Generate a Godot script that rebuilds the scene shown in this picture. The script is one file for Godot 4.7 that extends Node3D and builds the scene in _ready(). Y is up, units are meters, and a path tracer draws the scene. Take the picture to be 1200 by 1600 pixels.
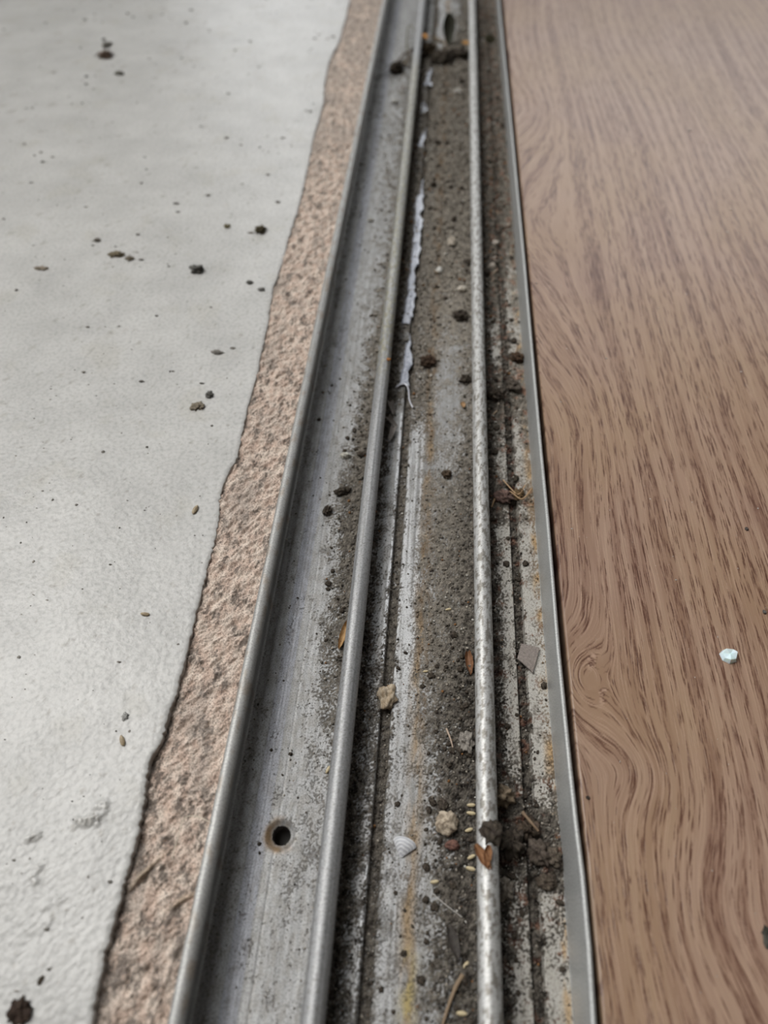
extends Node3D
# A dirty aluminium sliding-door track between a concrete terrace and an oak laminate floor.
# Lengths inside the builders are millimetres (x across the track, y up, z towards the viewer); MM turns them into metres.

const MM := 0.001
const FAR := -760.0

var rng := RandomNumberGenerator.new()
var taken := {}
var M := {}
var noises := {}

# ---------------------------------------------------------------- helpers
func noise(called: String, seed_value: int, freq: float, octaves := 3, kind := FastNoiseLite.TYPE_SIMPLEX_SMOOTH) -> FastNoiseLite:
	var n := FastNoiseLite.new()
	n.seed = seed_value
	n.frequency = freq
	n.noise_type = kind
	n.fractal_octaves = octaves
	n.fractal_type = FastNoiseLite.FRACTAL_FBM if octaves > 1 else FastNoiseLite.FRACTAL_NONE
	noises[called] = n
	return n

func numbered(called: String) -> String:
	var k: int = taken.get(called, 0)
	taken[called] = k + 1
	return called if k == 0 else "%s_%03d" % [called, k]

func tag(o: Node, label: String, category := "", group := "", kind := "") -> Node:
	o.set_meta("label", label)
	if category: o.set_meta("category", category)
	if group: o.set_meta("group", group)
	if kind: o.set_meta("kind", kind)
	return o

func put(mesh: Mesh, called: String, mat: Material, parent: Node = null) -> MeshInstance3D:
	var o := MeshInstance3D.new()
	o.mesh = mesh
	o.material_override = mat
	if parent:
		o.name = called
		parent.add_child(o, true)
	else:
		o.name = numbered(called)
		add_child(o, true)
	return o

func base(called: String, at := Vector3.ZERO) -> Node3D:
	var o := Node3D.new()
	o.name = numbered(called)
	add_child(o, true)
	o.position = at * MM
	return o

func lut(table: Array, z: float) -> float:
	if z >= table[0][0]: return table[0][1]
	for k in range(1, table.size()):
		if z >= table[k][0]:
			return lerpf(table[k - 1][1], table[k][1], (table[k - 1][0] - z) / (table[k - 1][0] - table[k][0]))
	return table[-1][1]

func steps(list: Array) -> PackedFloat32Array:
	# [[from, to, step], ...] -> one run of positions
	var out := PackedFloat32Array()
	for s in list:
		var n := int(ceil(absf(s[1] - s[0]) / s[2]))
		for k in n: out.append(lerpf(s[0], s[1], float(k) / n))
	out.append(list[-1][1])
	return out

func surface(nx: int, nz: int, pos: PackedVector3Array, col := PackedColorArray(), keep := PackedByteArray(), uv := PackedVector2Array(), flip := false) -> ArrayMesh:
	# a sheet of nx by nz points in millimetres; normals from the neighbours; i runs to +x and j to -z for a sheet that faces up
	var nor := PackedVector3Array()
	nor.resize(nx * nz)
	var p := PackedVector3Array()
	p.resize(nx * nz)
	for j in nz:
		var j0 := maxi(j - 1, 0) * nx
		var j1 := mini(j + 1, nz - 1) * nx
		var r := j * nx
		for i in nx:
			var di: Vector3 = pos[r + mini(i + 1, nx - 1)] - pos[r + maxi(i - 1, 0)]
			var dj: Vector3 = pos[j1 + i] - pos[j0 + i]
			var n := di.cross(dj).normalized()
			nor[r + i] = -n if flip else n
			p[r + i] = pos[r + i] * MM
	var idx := PackedInt32Array()
	var some := keep.size() > 0
	for j in nz - 1:
		for i in nx - 1:
			var a := j * nx + i
			var b := a + 1
			var c := a + nx
			var d := c + 1
			if some and not (keep[a] or keep[b] or keep[c] or keep[d]): continue
			if some and (keep[a] == 2 or keep[b] == 2 or keep[c] == 2 or keep[d] == 2): continue
			if flip:
				idx.append_array(PackedInt32Array([a, d, c, a, b, d]))
			else:
				idx.append_array(PackedInt32Array([a, c, d, a, d, b]))
	var arr := []
	arr.resize(Mesh.ARRAY_MAX)
	arr[Mesh.ARRAY_VERTEX] = p
	arr[Mesh.ARRAY_NORMAL] = nor
	arr[Mesh.ARRAY_INDEX] = idx
	if col.size(): arr[Mesh.ARRAY_COLOR] = col
	if uv.size(): arr[Mesh.ARRAY_TEX_UV] = uv
	var m := ArrayMesh.new()
	m.add_surface_from_arrays(Mesh.PRIMITIVE_TRIANGLES, arr)
	return m

func box(a: Vector3, b: Vector3) -> Mesh:
	# a box between two corners in metres, as a mesh about its own middle
	var m := BoxMesh.new()
	m.size = (b - a).abs()
	return m

func slab(called: String, a: Vector3, b: Vector3, mat: Material, label: String) -> MeshInstance3D:
	var o := put(box(a, b), called, mat)
	o.position = (a + b) / 2.0
	tag(o, label, "", "", "structure")
	return o

func blob(r: Vector3, seed_value: int, rough: float, freq: float, seg := 14, rings := 9, flatten := 0.0, tint := Color.WHITE, tint2 := Color.WHITE, sharp := 0.0) -> ArrayMesh:
	# a lumpy stone: a displaced ball whose lowest point rests at y = 0
	var n := FastNoiseLite.new()
	n.seed = seed_value
	n.frequency = freq
	n.fractal_octaves = 3
	if sharp > 0.0:
		n.noise_type = FastNoiseLite.TYPE_CELLULAR
		n.fractal_type = FastNoiseLite.FRACTAL_NONE
		n.cellular_return_type = FastNoiseLite.RETURN_DISTANCE
	var spots := FastNoiseLite.new()
	spots.seed = seed_value + 77
	spots.frequency = freq * 2.3
	spots.fractal_octaves = 3
	var pos := PackedVector3Array()
	var col := PackedColorArray()
	var low := 1e9
	for j in rings + 1:
		var t := PI * j / rings
		for i in seg + 1:
			var f := TAU * i / seg
			var d := Vector3(sin(t) * cos(f), -cos(t), sin(t) * sin(f))
			var k := 1.0 + rough * n.get_noise_3dv(d)
			var v := d * r * k
			if v.y < -r.y * (1.0 - flatten): v.y = -r.y * (1.0 - flatten)
			low = minf(low, v.y)
			pos.append(v)
			col.append(tint.lerp(tint2, clampf(0.5 + 1.1 * spots.get_noise_3dv(d), 0.0, 1.0)))
	for k in pos.size(): pos[k].y -= low
	return surface(seg + 1, rings + 1, pos, col, PackedByteArray(), PackedVector2Array(), true)

func tube(pts: Array, radii: Array, tint := Color.WHITE, sides := 7) -> ArrayMesh:
	# a round rod through points in millimetres
	var pos := PackedVector3Array()
	var col := PackedColorArray()
	for k in pts.size():
		var t: Vector3 = (pts[mini(k + 1, pts.size() - 1)] - pts[maxi(k - 1, 0)]).normalized()
		var u := t.cross(Vector3.UP)
		if u.length() < 0.1: u = t.cross(Vector3.RIGHT)
		u = u.normalized()
		var w := u.cross(t)
		for s in sides + 1:
			var f := TAU * s / sides
			pos.append(pts[k] + (u * cos(f) + w * sin(f)) * radii[mini(k, radii.size() - 1)])
			col.append(tint)
	return surface(sides + 1, pts.size(), pos, col)

func smooth_line(pts: Array, per := 5) -> Array:
	var out := []
	for k in pts.size() - 1:
		var a: Vector3 = pts[maxi(k - 1, 0)]
		var b: Vector3 = pts[k]
		var c: Vector3 = pts[k + 1]
		var d: Vector3 = pts[mini(k + 2, pts.size() - 1)]
		for s in per: out.append(b.cubic_interpolate(c, a, d, float(s) / per))
	out.append(pts[-1])
	return out

func sheet(corners: Array, bend: Callable, thick: float, tint: Color, tint2: Color, seed_value: int, n := 14, pointed := false) -> ArrayMesh:
	# a thin flake or leaf: a four-sided patch with a body of its own thickness; bend(u, v) lifts it
	var nn := FastNoiseLite.new()
	nn.seed = seed_value
	nn.frequency = 2.2
	nn.fractal_octaves = 4
	var pos := PackedVector3Array()
	var col := PackedColorArray()
	for j in n * 2 + 2:
		var under := j > n
		var jj := j if not under else n * 2 + 1 - j
		var v := float(jj) / n
		for i in n + 1:
			var u := float(i) / n
			var a: Vector3 = (corners[0] as Vector3).lerp(corners[1], u)
			var b: Vector3 = (corners[3] as Vector3).lerp(corners[2], u)
			var p := a.lerp(b, v)
			if pointed: p.x *= 0.12 + 1.15 * pow(sin(PI * (0.06 + 0.9 * v)), 0.8) + 0.25 * nn.get_noise_2d(v * 2.0, signf(u - 0.5) * 5.0)
			p.y += bend.call(u, v) + (0.0 if under else thick)
			pos.append(p)
			col.append(tint.lerp(tint2, clampf(0.5 + nn.get_noise_2d(u * 3.0, v * 3.0), 0.0, 1.0)))
	return surface(n + 1, n * 2 + 2, pos, col)

func std(called: String, rough: float, metal := 0.0, color := Color.WHITE, vertex := true) -> StandardMaterial3D:
	var m := StandardMaterial3D.new()
	m.resource_name = called
	m.roughness = rough
	m.metallic = metal
	m.albedo_color = color
	m.vertex_color_use_as_albedo = vertex
	M[called] = m
	return m

func grain_texture(seed_value: int, size: int, freq: float, lo: float, hi: float, octaves := 4, as_bump := false) -> ImageTexture:
	var n := FastNoiseLite.new()
	n.seed = seed_value
	n.frequency = freq
	n.fractal_octaves = octaves
	var img := n.get_seamless_image(size, size)
	if as_bump: return ImageTexture.create_from_image(img)
	img.convert(Image.FORMAT_L8)
	var d := img.get_data()
	for k in d.size(): d[k] = int(clampf(lerpf(lo, hi, d[k] / 255.0), 0.0, 1.0) * 255.0)
	return ImageTexture.create_from_image(Image.create_from_data(size, size, false, Image.FORMAT_L8, d))

func grained(m: StandardMaterial3D, tex: Texture2D, bump: Texture2D, tile_mm: float, relief_mm: float) -> void:
	m.uv1_triplanar = true
	m.uv1_world_triplanar = true
	m.uv1_scale = Vector3.ONE * (1000.0 / tile_mm)
	if tex: m.albedo_texture = tex
	if bump:
		m.heightmap_enabled = true
		m.heightmap_texture = bump
		m.heightmap_scale = relief_mm * 0.1

# ---------------------------------------------------------------- the scene
func _ready() -> void:
	rng.seed = 20240
	# camera: a phone held low over the track
	var cam := Camera3D.new()
	cam.name = "camera"
	var lens := CameraAttributesPhysical.new()
	lens.frustum_focal_length = 24.259
	lens.frustum_focus_distance = 0.222
	lens.frustum_near = 0.01
	lens.frustum_far = 60.0
	lens.exposure_aperture = 8.5
	cam.attributes = lens
	cam.fov = 71.608
	cam.near = 0.01
	cam.far = 60.0
	add_child(cam)
	cam.basis = Basis(Vector3(0.99752718, 0, -0.07028182), Vector3(-0.05527203, 0.61767395, -0.78448957), Vector3(0.04341125, 0.78643429, 0.61614655))
	cam.position = Vector3(0.00127, 0.20321, 0.0)
	cam.current = true
	# sky: bright overcast
	var env := Environment.new()
	env.background_mode = Environment.BG_SKY
	var sky := Sky.new()
	var sm := ProceduralSkyMaterial.new()
	sm.sky_top_color = Color(0.93, 0.94, 0.95)
	sm.sky_horizon_color = Color(0.97, 0.975, 0.98)
	sm.sky_curve = 0.3
	sm.ground_bottom_color = Color(0.42, 0.41, 0.39)
	sm.ground_horizon_color = Color(0.55, 0.55, 0.53)
	sm.sky_energy_multiplier = 1.0
	sky.sky_material = sm
	env.sky = sky
	env.background_energy_multiplier = 1.0
	env.tonemap_mode = Environment.TONE_MAPPER_LINEAR
	env.tonemap_exposure = 2.35
	env.sdfgi_enabled = true
	env.ssao_enabled = true
	env.ssil_enabled = true
	var we := WorldEnvironment.new()
	we.name = "daylight"
	we.environment = env
	add_child(we)

	# the sun behind thin cloud, high on the terrace side
	var sun := DirectionalLight3D.new()
	sun.name = "veiled_sun"
	sun.light_energy = 0.24
	sun.light_color = Color(1.0, 0.985, 0.96)
	sun.light_angular_distance = 26.0
	sun.shadow_enabled = true
	sun.sky_mode = DirectionalLight3D.SKY_MODE_LIGHT_ONLY
	add_child(sun)
	sun.look_at_from_position(Vector3(-0.55, 1.0, -0.28), Vector3.ZERO)

	make_noises()
	make_materials()
	house()
	terrace()
	mortar_strip()
	wood_floor()
	track()
	dirt()
	debris()

func make_noises() -> void:
	noise("lump", 11, 0.16, 3)
	noise("speck", 12, 0.85, 3)
	noise("crumb", 13, 0.9, 2, FastNoiseLite.TYPE_CELLULAR)
	noise("patch", 14, 0.06, 3)
	noise("tone", 15, 0.3, 3)
	noise("streak", 16, 0.5, 3)
	noise("wide", 17, 0.015, 3)
	noise("rough", 18, 0.22, 5)
	noise("fine", 19, 0.55, 3)
	noise("mould", 20, 0.12, 4)
	noise("wear", 21, 0.35, 3)
	noise("ring", 22, 0.02, 2)

func make_materials() -> void:
	var speck := grain_texture(5, 512, 0.09, 0.72, 1.22, 4)
	var speck_soft := grain_texture(15, 512, 0.05, 0.88, 1.1, 5)
	var speck_soil := grain_texture(6, 512, 0.12, 0.35, 1.6, 4)
	var bump := grain_texture(7, 512, 0.06, 0, 1, 5, true)
	var bump_fine := grain_texture(8, 512, 0.16, 0, 1, 4, true)
	grained(std("concrete", 0.41), speck_soft, bump, 52.0, 0.085)
	M.concrete.metallic_specular = 0.5
	grained(std("mortar", 0.9), speck_soil, bump_fine, 40.0, 0.12)
	grained(std("metal", 0.5, 0.35), speck, bump_fine, 30.0, 0.012)
	grained(std("rail_metal", 0.5, 0.45), speck, bump_fine, 30.0, 0.012)
	grained(std("soil", 0.95), speck_soil, bump_fine, 22.0, 0.12)
	M.soil.metallic_specular = 0.2
	grained(std("stone", 0.85), speck_soil, bump_fine, 16.0, 0.08)
	std("plant", 0.7)
	std("seed", 0.45)
	std("clear_chip", 0.18, 0.0, Color(0.9, 0.93, 0.93), false)
	M.clear_chip.subsurf_scatter_enabled = true
	M.clear_chip.subsurf_scatter_strength = 0.35
	M.clear_chip.clearcoat_enabled = true
	M.clear_chip.clearcoat = 0.8
	std("silicone", 0.16, 0.0, Color.WHITE)
	M.silicone.clearcoat_enabled = true
	M.silicone.clearcoat = 1.0
	M.silicone.clearcoat_roughness = 0.12
	std("plaster", 0.9, 0.0, Color(0.42, 0.38, 0.34), false)
	std("render", 0.9, 0.0, Color(0.6, 0.59, 0.56), false)
	std("screed", 0.9, 0.0, Color(0.5, 0.49, 0.47), false)

func house() -> void:
	slab("added_wall_outside", Vector3(-3.2, -0.2, -1.42), Vector3(-0.42, 1.7, -1.27), M.render, "grey rendered wall added across the far terrace end to darken the concrete")  # unseen wall, added to darken what the left concrete reflects
	slab("floor_slab", Vector3(-3.2, -0.2, -3.0), Vector3(3.6, -0.008, 2.0), M.screed, "grey screed slab under the track and the floors")
	slab("ceiling", Vector3(-0.12, 2.55, -3.0), Vector3(3.6, 2.7, 0.42), M.plaster, "plain brown ceiling of the room beside the doorway")
	slab("wall_right", Vector3(3.6, -0.2, -3.0), Vector3(3.75, 2.7, 2.0), M.plaster, "plain brown wall at the far side of the room")
	slab("added_wall_back", Vector3(-3.2, -0.2, 0.42), Vector3(3.75, 2.7, 0.57), M.plaster, "plain brown end wall added close behind the viewer to block light")  # unseen wall, set close to block light from behind the camera
	# end wall of the room ahead, its opening added to brighten the sheen on the floor
	slab("wall_front", Vector3(0.07, -0.2, -3.15), Vector3(3.75, 0.75, -3.0), M.plaster, "low brown wall below the added light opening of the room")
	slab("wall_front", Vector3(0.07, 2.35, -3.15), Vector3(3.75, 2.7, -3.0), M.plaster, "brown wall above the added light opening of the room")
	slab("wall_front", Vector3(2.1, 0.75, -3.15), Vector3(3.75, 2.35, -3.0), M.plaster, "brown wall beside the added light opening of the room")
	slab("wall_left", Vector3(-0.12, 0.0, -3.15), Vector3(0.07, 2.7, -1.5), M.plaster, "wall beside the doorway at the far end of the track")
	slab("wall_left", Vector3(-0.12, 2.15, -1.5), Vector3(0.07, 2.55, 0.42), M.plaster, "wall above the doorway over the track")
	slab("roof", Vector3(-0.2, 2.7, -3.15), Vector3(3.75, 2.85, 0.57), M.plaster, "flat roof above the room")

# edge of the concrete against the mortar strip: z, x
const EDGE := [[0.0, -62.3], [-3.2, -62.4], [-6.6, -63.1], [-11.0, -63.0], [-15.3, -63.7], [-19.1, -63.4], [-26.5, -63.5], [-31.0, -63.7], [-34.4, -63.5], [-41.1, -63.4], [-49.2, -63.9], [-55.9, -65.3], [-60.1, -65.4], [-65.9, -63.7], [-72.6, -63.7], [-79.0, -63.0], [-85.5, -63.2], [-98.5, -63.5], [-113.5, -63.7], [-134.1, -63.8], [-143.9, -64.8], [-149.4, -66.0], [-159.6, -66.0], [-168.9, -63.7], [-180.1, -64.3], [-195.5, -64.8], [-215.8, -64.8], [-244.5, -65.9], [-272.1, -67.8], [-297.7, -67.2], [-317.1, -67.5], [-335.0, -66.6], [-364.0, -66.8], [-399.7, -68.2], [-427.2, -69.3], [-461.9, -68.7], [-495.1, -72.0], [-531.7, -73.0], [-566.3, -70.3], [-610.6, -70.4], [-652.6, -71.2], [-760.0, -71.0]]
# crusts of plaster on the concrete: x, z, radius, height
const CRUSTS := [[-73.6, -48.2, 1.0, 0.45], [-73.2, -46.6, 0.8, 0.4], [-74.4, -48.0, 1.2, 0.3], [-75.6, -47.6, 1.1, 0.3], [-74.0, -45.2, 0.9, 0.4], [-75.2, -44.6, 1.2, 0.5], [-76.6, -43.9, 1.3, 0.55], [-77.6, -43.6, 1.1, 0.5], [-79.0, -43.6, 0.9, 0.55], [-79.8, -44.0, 0.7, 0.4], [-74.0, -43.2, 0.8, 0.35], [-89.0, -39.2, 1.0, 0.5], [-88.0, -39.6, 0.9, 0.4], [-90.0, -38.6, 0.8, 0.45], [-85.0, -32.4, 0.9, 0.5], [-85.6, -30.6, 0.9, 0.45], [-84.6, -29.4, 0.8, 0.4], [-80.5, -25.0, 1.3, 0.2], [-79.0, -21.5, 1.4, 0.2], [-82.0, -20.0, 1.2, 0.2], [-77.4, -26.2, 1.0, 0.2]]

func concrete_height(x: float, z: float) -> float:
	var h: float = 14.5 + 0.45 * noises.patch.get_noise_2d(x * 0.35, z * 0.35) + 0.10 * noises.tone.get_noise_2d(x, z)
	var near := smoothstep(-70.0, -20.0, z)
	h += (0.05 + 0.05 * near) * noises.fine.get_noise_2d(x * 1.3 + z * 0.3, z * 0.9)
	for c in CRUSTS:
		var d: float = Vector2(x - c[0], z - c[1]).length() / (c[2] * 1.35)
		if d < 1.0: h += 1.7 * c[3] * (1.0 - d * d) * (0.65 + 0.9 * noises.speck.get_noise_2d(x * 1.6, z * 1.6))
	return h

func terrace() -> void:
	var zs := steps([[900.0, 60.0, 60.0], [60.0, 6.0, 9.0], [6.0, -70.0, 0.45], [-70.0, -200.0, 0.9], [-200.0, -420.0, 2.0], [-420.0, FAR, 4.0], [FAR, -3000.0, 80.0]])
	# columns measured from the edge, leftwards; denser close to it
	var ws := PackedFloat32Array()
	var w := 0.0
	while w < 2900.0:
		ws.append(w)
		w += 0.45 if w < 34.0 else (0.45 + (w - 34.0) * 0.022 if w < 380.0 else 90.0)
	ws.append(2900.0)
	var nx := ws.size() + 5
	var pos := PackedVector3Array()
	var col := PackedColorArray()
	var c0 := Color(0.47, 0.466, 0.45)
	for z in zs:
		var e: float = lut(EDGE, z) + 0.45 * noises.fine.get_noise_2d(z, 3.0) + 0.4 * noises.tone.get_noise_2d(z, 31.0)
		for k in range(ws.size() - 1, -1, -1):
			var x: float = e - ws[k]
			var far_off := ws[k] > 420.0 or z > 70.0 or z < FAR
			var h := 14.5 if far_off else concrete_height(x, z)
			if ws[k] < 0.9: h -= 0.22 * (0.9 - ws[k]) / 0.9
			pos.append(Vector3(x, h, z))
			var t: float = 1.0 + 0.09 * noises.wide.get_noise_2d(x * 1.2, z) + 0.10 * noises.patch.get_noise_2d(x * 0.6, z * 0.9) + 0.05 * noises.fine.get_noise_2d(x, z)
			var c := Color(c0.r * t, c0.g * t, c0.b * t)
			var stain: float = smoothstep(0.28, 0.55, noises.mould.get_noise_2d(x * 0.25 + 300.0, z * 0.25))
			c = c.lerp(Color(0.40, 0.385, 0.34), stain * 0.35)
			var dirt_spot: float = smoothstep(0.52, 0.62, noises.tone.get_noise_2d(x * 0.75 + 91.0, z * 0.75))
			c = c.lerp(Color(0.27, 0.25, 0.22), dirt_spot * 0.6)
			if z > -60.0 and h > 14.95 and ws[k] < 40.0: c = c.lerp(Color(0.62, 0.61, 0.58), 0.8)
			col.append(c)
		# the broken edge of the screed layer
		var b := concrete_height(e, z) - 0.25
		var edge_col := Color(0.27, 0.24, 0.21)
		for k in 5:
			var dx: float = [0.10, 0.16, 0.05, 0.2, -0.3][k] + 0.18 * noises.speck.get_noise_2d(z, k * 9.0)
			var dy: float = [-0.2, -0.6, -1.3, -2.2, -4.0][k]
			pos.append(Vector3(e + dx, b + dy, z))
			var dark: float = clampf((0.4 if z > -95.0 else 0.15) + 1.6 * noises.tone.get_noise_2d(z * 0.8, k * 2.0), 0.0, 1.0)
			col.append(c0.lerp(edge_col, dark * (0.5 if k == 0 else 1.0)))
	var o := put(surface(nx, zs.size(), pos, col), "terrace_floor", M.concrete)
	tag(o, "pale grey concrete terrace with small pits and crusts left of the track", "", "", "structure")

func ridge(x: float, z: float, a: Vector2, b: Vector2, wide: float) -> float:
	# a splinter-like ridge: steep on its right side
	var ab := b - a
	var t := clampf((Vector2(x, z) - a).dot(ab) / ab.length_squared(), 0.0, 1.0)
	var d := Vector2(x, z) - (a + ab * t)
	var side := d.cross(ab.normalized())
	var s := side / (wide if side > 0.0 else wide * 0.4)
	return maxf(0.0, 1.0 - absf(s)) * sin(PI * clampf(t * 0.9 + 0.08, 0.0, 1.0)) if d.length() < wide * 1.5 else 0.0

func mortar_height(x: float, z: float) -> float:
	var h: float = 12.2 + 0.55 * noises.lump.get_noise_2d(x * 0.6, z * 0.6) + 1.05 * noises.rough.get_noise_2d(x * 1.1, z * 1.1 + x * 0.4) + 0.32 * noises.fine.get_noise_2d(x * 1.5, z * 1.5)
	h += smoothstep(-70.0, -130.0, z) * 1.3
	h -= 0.3 * smoothstep(-61.0, -64.0, x) * smoothstep(-140.0, -60.0, z)
	if z > -45.0:
		h += 1.3 * ridge(x, z, Vector2(-62.8, -29.0), Vector2(-55.0, -39.2), 1.5)
		h += 1.1 * ridge(x, z, Vector2(-51.5, -26.5), Vector2(-45.5, -30.5), 1.4)
		h += 0.9 * ridge(x, z, Vector2(-49.8, -5.0), Vector2(-47.4, -22.5), 1.4)
		h += 0.5 * ridge(x, z, Vector2(-58.5, -3.0), Vector2(-57.5, -14.0), 1.2)
	return h

func mortar_strip() -> void:
	var zs := steps([[900.0, 60.0, 60.0], [60.0, 5.0, 4.0], [5.0, -100.0, 0.34], [-100.0, -230.0, 0.5], [-230.0, -420.0, 0.9], [-420.0, FAR, 1.6], [FAR, -1500.0, 60.0]])
	var xs := steps([[-76.0, -66.0, 0.8], [-66.0, -45.6, 0.3]])
	var pos := PackedVector3Array()
	var col := PackedColorArray()
	var pink := Color(0.57, 0.435, 0.355)
	var pale := Color(0.74, 0.64, 0.55)
	var black := Color(0.115, 0.095, 0.08)
	for z in zs:
		for x in xs:
			pos.append(Vector3(x, mortar_height(x, z), z))
			var t: float = clampf(0.5 + 1.1 * noises.tone.get_noise_2d(x * 0.8, z * 0.5 + 50.0), 0.0, 1.0)
			var c := pink.lerp(pale, t * 0.75)
			var near := smoothstep(-85.0, -25.0, z)
			var m: float = noises.mould.get_noise_2d(x * 1.5, z * 0.9 + 20.0) + 0.55 * noises.speck.get_noise_2d(x * 1.1, z * 0.8) + 0.3 * noises.fine.get_noise_2d(x, z)
			m += 0.20 * near + 0.02 + 0.2 * smoothstep(-60.5, -64.5, x) * near
			c = c.lerp(black, smoothstep(0.05, 0.55, m) * 0.82)
			var grey: float = smoothstep(-0.2, 0.25, noises.mould.get_noise_2d(x * 0.5 + 77.0, z * 0.22) + (0.18 if z < -400.0 else -0.3))
			c = c.lerp(Color(0.36, 0.31, 0.27), grey * 0.5)
			if z > -45.0:
				var s := maxf(ridge(x, z, Vector2(-62.8, -29.0), Vector2(-55.0, -39.2), 1.5), ridge(x, z, Vector2(-51.5, -26.5), Vector2(-45.5, -30.5), 1.4))
				c = c.lerp(Color(0.62, 0.48, 0.34), s * 0.6)
			col.append(c)
	var o := put(surface(xs.size(), zs.size(), pos, col), "mortar_strip", M.mortar)
	tag(o, "rough pinkish mortar strip with black mould between the concrete and the track", "", "", "structure")

# ---------------------------------------------------------------- wood
const X0 := 48.1
const KNOTS := [[50.0, -92.0, 9.0, 16.0, 10.0], [44.0, -345.0, 26.0, 85.0, 24.0], [56.0, -470.0, 16.0, 38.0, -10.0], [76.0, -33.0, 13.0, 20.0, 9.0], [64.0, -66.0, 9.0, 10.0, -5.0], [120.0, -560.0, 26.0, 120.0, 10.0], [62.0, -200.0, 14.0, 40.0, -7.0]]

func ring_phase(x: float, z: float) -> float:
	var p: float = x + 7.0 * noises.ring.get_noise_2d(x * 0.4, z * 0.12) + 1.3 * noises.patch.get_noise_2d(x * 0.5, z * 0.09) + 0.22 * noises.tone.get_noise_2d(x * 0.6, z * 0.12)
	for k in KNOTS:
		var a: float = (x - k[0]) / k[2]
		var b: float = (z - k[1]) / k[3]
		var r := a * a + b * b
		if r < 9.0: p += k[4] * exp(-r)
	return p

func ring_at(p: float) -> float:
	# rings of uneven width
	return p / 5.6 + 0.9 * noises.patch.get_noise_1d(p * 1.2) + 0.5 * noises.wide.get_noise_1d(p * 3.0)

func wood_maps() -> Array:
	# print of oak grain: 214 mm across, 750 mm along
	var n := 512
	var d := PackedByteArray()
	d.resize(n * n * 3)
	var light := Vector3(154, 129, 112)
	var dark := Vector3(121, 93, 79)
	var olive := Vector3(150, 124, 99)
	for j in n:
		var z := 30.0 - 750.0 * (j + 0.5) / n
		for i in n:
			var x := X0 + 214.0 * (i + 0.5) / n
			var p := ring_phase(x, z)
			var f := fposmod(ring_at(p), 1.0)
			var band := smoothstep(0.35, 0.95, f) * (1.0 - smoothstep(0.95, 1.0, f))
			var t: float = 0.45 * band + 0.75 * noises.patch.get_noise_2d(p * 2.2, z * 0.10) + 0.3 * noises.streak.get_noise_2d(p * 1.3, z * 0.05) + 0.12
			var c := light.lerp(dark, clampf(t, 0.0, 1.15))
			c = c.lerp(olive, clampf(0.5 + 1.3 * noises.wide.get_noise_2d(p + 300.0, z * 0.6), 0.0, 1.0) * 0.6)
			var o := (j * n + i) * 3
			d[o] = int(clampf(c.x, 0, 255))
			d[o + 1] = int(clampf(c.y, 0, 255))
			d[o + 2] = int(clampf(c.z, 0, 255))
	var img := Image.create_from_data(n, n, false, Image.FORMAT_RGB8, d)
	img.resize(2048, 2048, Image.INTERPOLATE_CUBIC)
	var px := img.get_data()
	var relief := PackedByteArray()
	relief.resize(2048 * 2048)
	relief.fill(150)
	var kx := 2048.0 / 214.0
	var kz := 2048.0 / 750.0
	for s in 38000:
		var z := 30.0 - 750.0 * rng.randf()
		# most strokes where the photograph shows wood: a wedge that widens away from the viewer
		var reach := clampf(60.0 - z * 0.28, 60.0, 212.0)
		var x := X0 + reach * rng.randf()
		var p0 := ring_phase(x, z)
		var f := fposmod(ring_at(p0), 1.0)
		var pale := rng.randf() < 0.2
		if not pale and rng.randf() > (0.12 + 0.85 * smoothstep(0.3, 0.9, f)) * (0.85 if z > -190.0 else 1.0): continue
		var length := rng.randf_range(2.0, 6.5) * (1.0 + clampf(-z / 400.0, 0.0, 1.0))
		var half := rng.randf_range(0.025, 0.085) * (1.0 + clampf(-z / 500.0, 0.0, 0.7))
		if pale:
			length *= 3.0
			half *= 0.7
		var strength := rng.randf_range(0.35, 0.85)
		var n_steps := int(length / 0.2)
		var dx := 0.0
		var dz := -1.0
		for k in n_steps:
			if k % 6 == 0:
				var gx := ring_phase(x + 0.3, z) - ring_phase(x - 0.3, z)
				var gz := ring_phase(x, z + 0.3) - ring_phase(x, z - 0.3)
				var g := sqrt(gx * gx + gz * gz)
				if g < 0.05: break
				dx = -gz / g
				dz = gx / g
				if dz > 0.0:
					dx = -dx
					dz = -dz
			x -= dx * -0.2
			z += dz * 0.2
			var taper := sin(PI * (k + 0.5) / n_steps)
			var row := int((30.0 - z) * kz)
			if row < 0 or row > 2047: continue
			var wide := minf(half * (0.4 + taper) / maxf(absf(dz), 0.35), 0.3)
			var a := int((x - X0 - wide) * kx)
			var b := int((x - X0 + wide) * kx)
			for q in range(maxi(a, 0), mini(b, 2047) + 1):
				var o := (row * 2048 + q) * 3
				# about two passes fall on each texel
				var w := strength * (0.35 + 0.65 * taper) * 0.62
				if pale:
					px[o] = int(lerpf(px[o], 176.0, w * 0.6))
					px[o + 1] = int(lerpf(px[o + 1], 150.0, w * 0.6))
					px[o + 2] = int(lerpf(px[o + 2], 130.0, w * 0.6))
					relief[row * 2048 + q] = 205
				else:
					px[o] = int(lerpf(px[o], 78.0, w))
					px[o + 1] = int(lerpf(px[o + 1], 51.0, w))
					px[o + 2] = int(lerpf(px[o + 2], 41.0, w))
					relief[row * 2048 + q] = int(lerpf(150.0, 40.0, w))
	var albedo := ImageTexture.create_from_image(Image.create_from_data(2048, 2048, false, Image.FORMAT_RGB8, px))
	var rel := ImageTexture.create_from_image(Image.create_from_data(2048, 2048, false, Image.FORMAT_L8, relief))
	return [albedo, rel]

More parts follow.
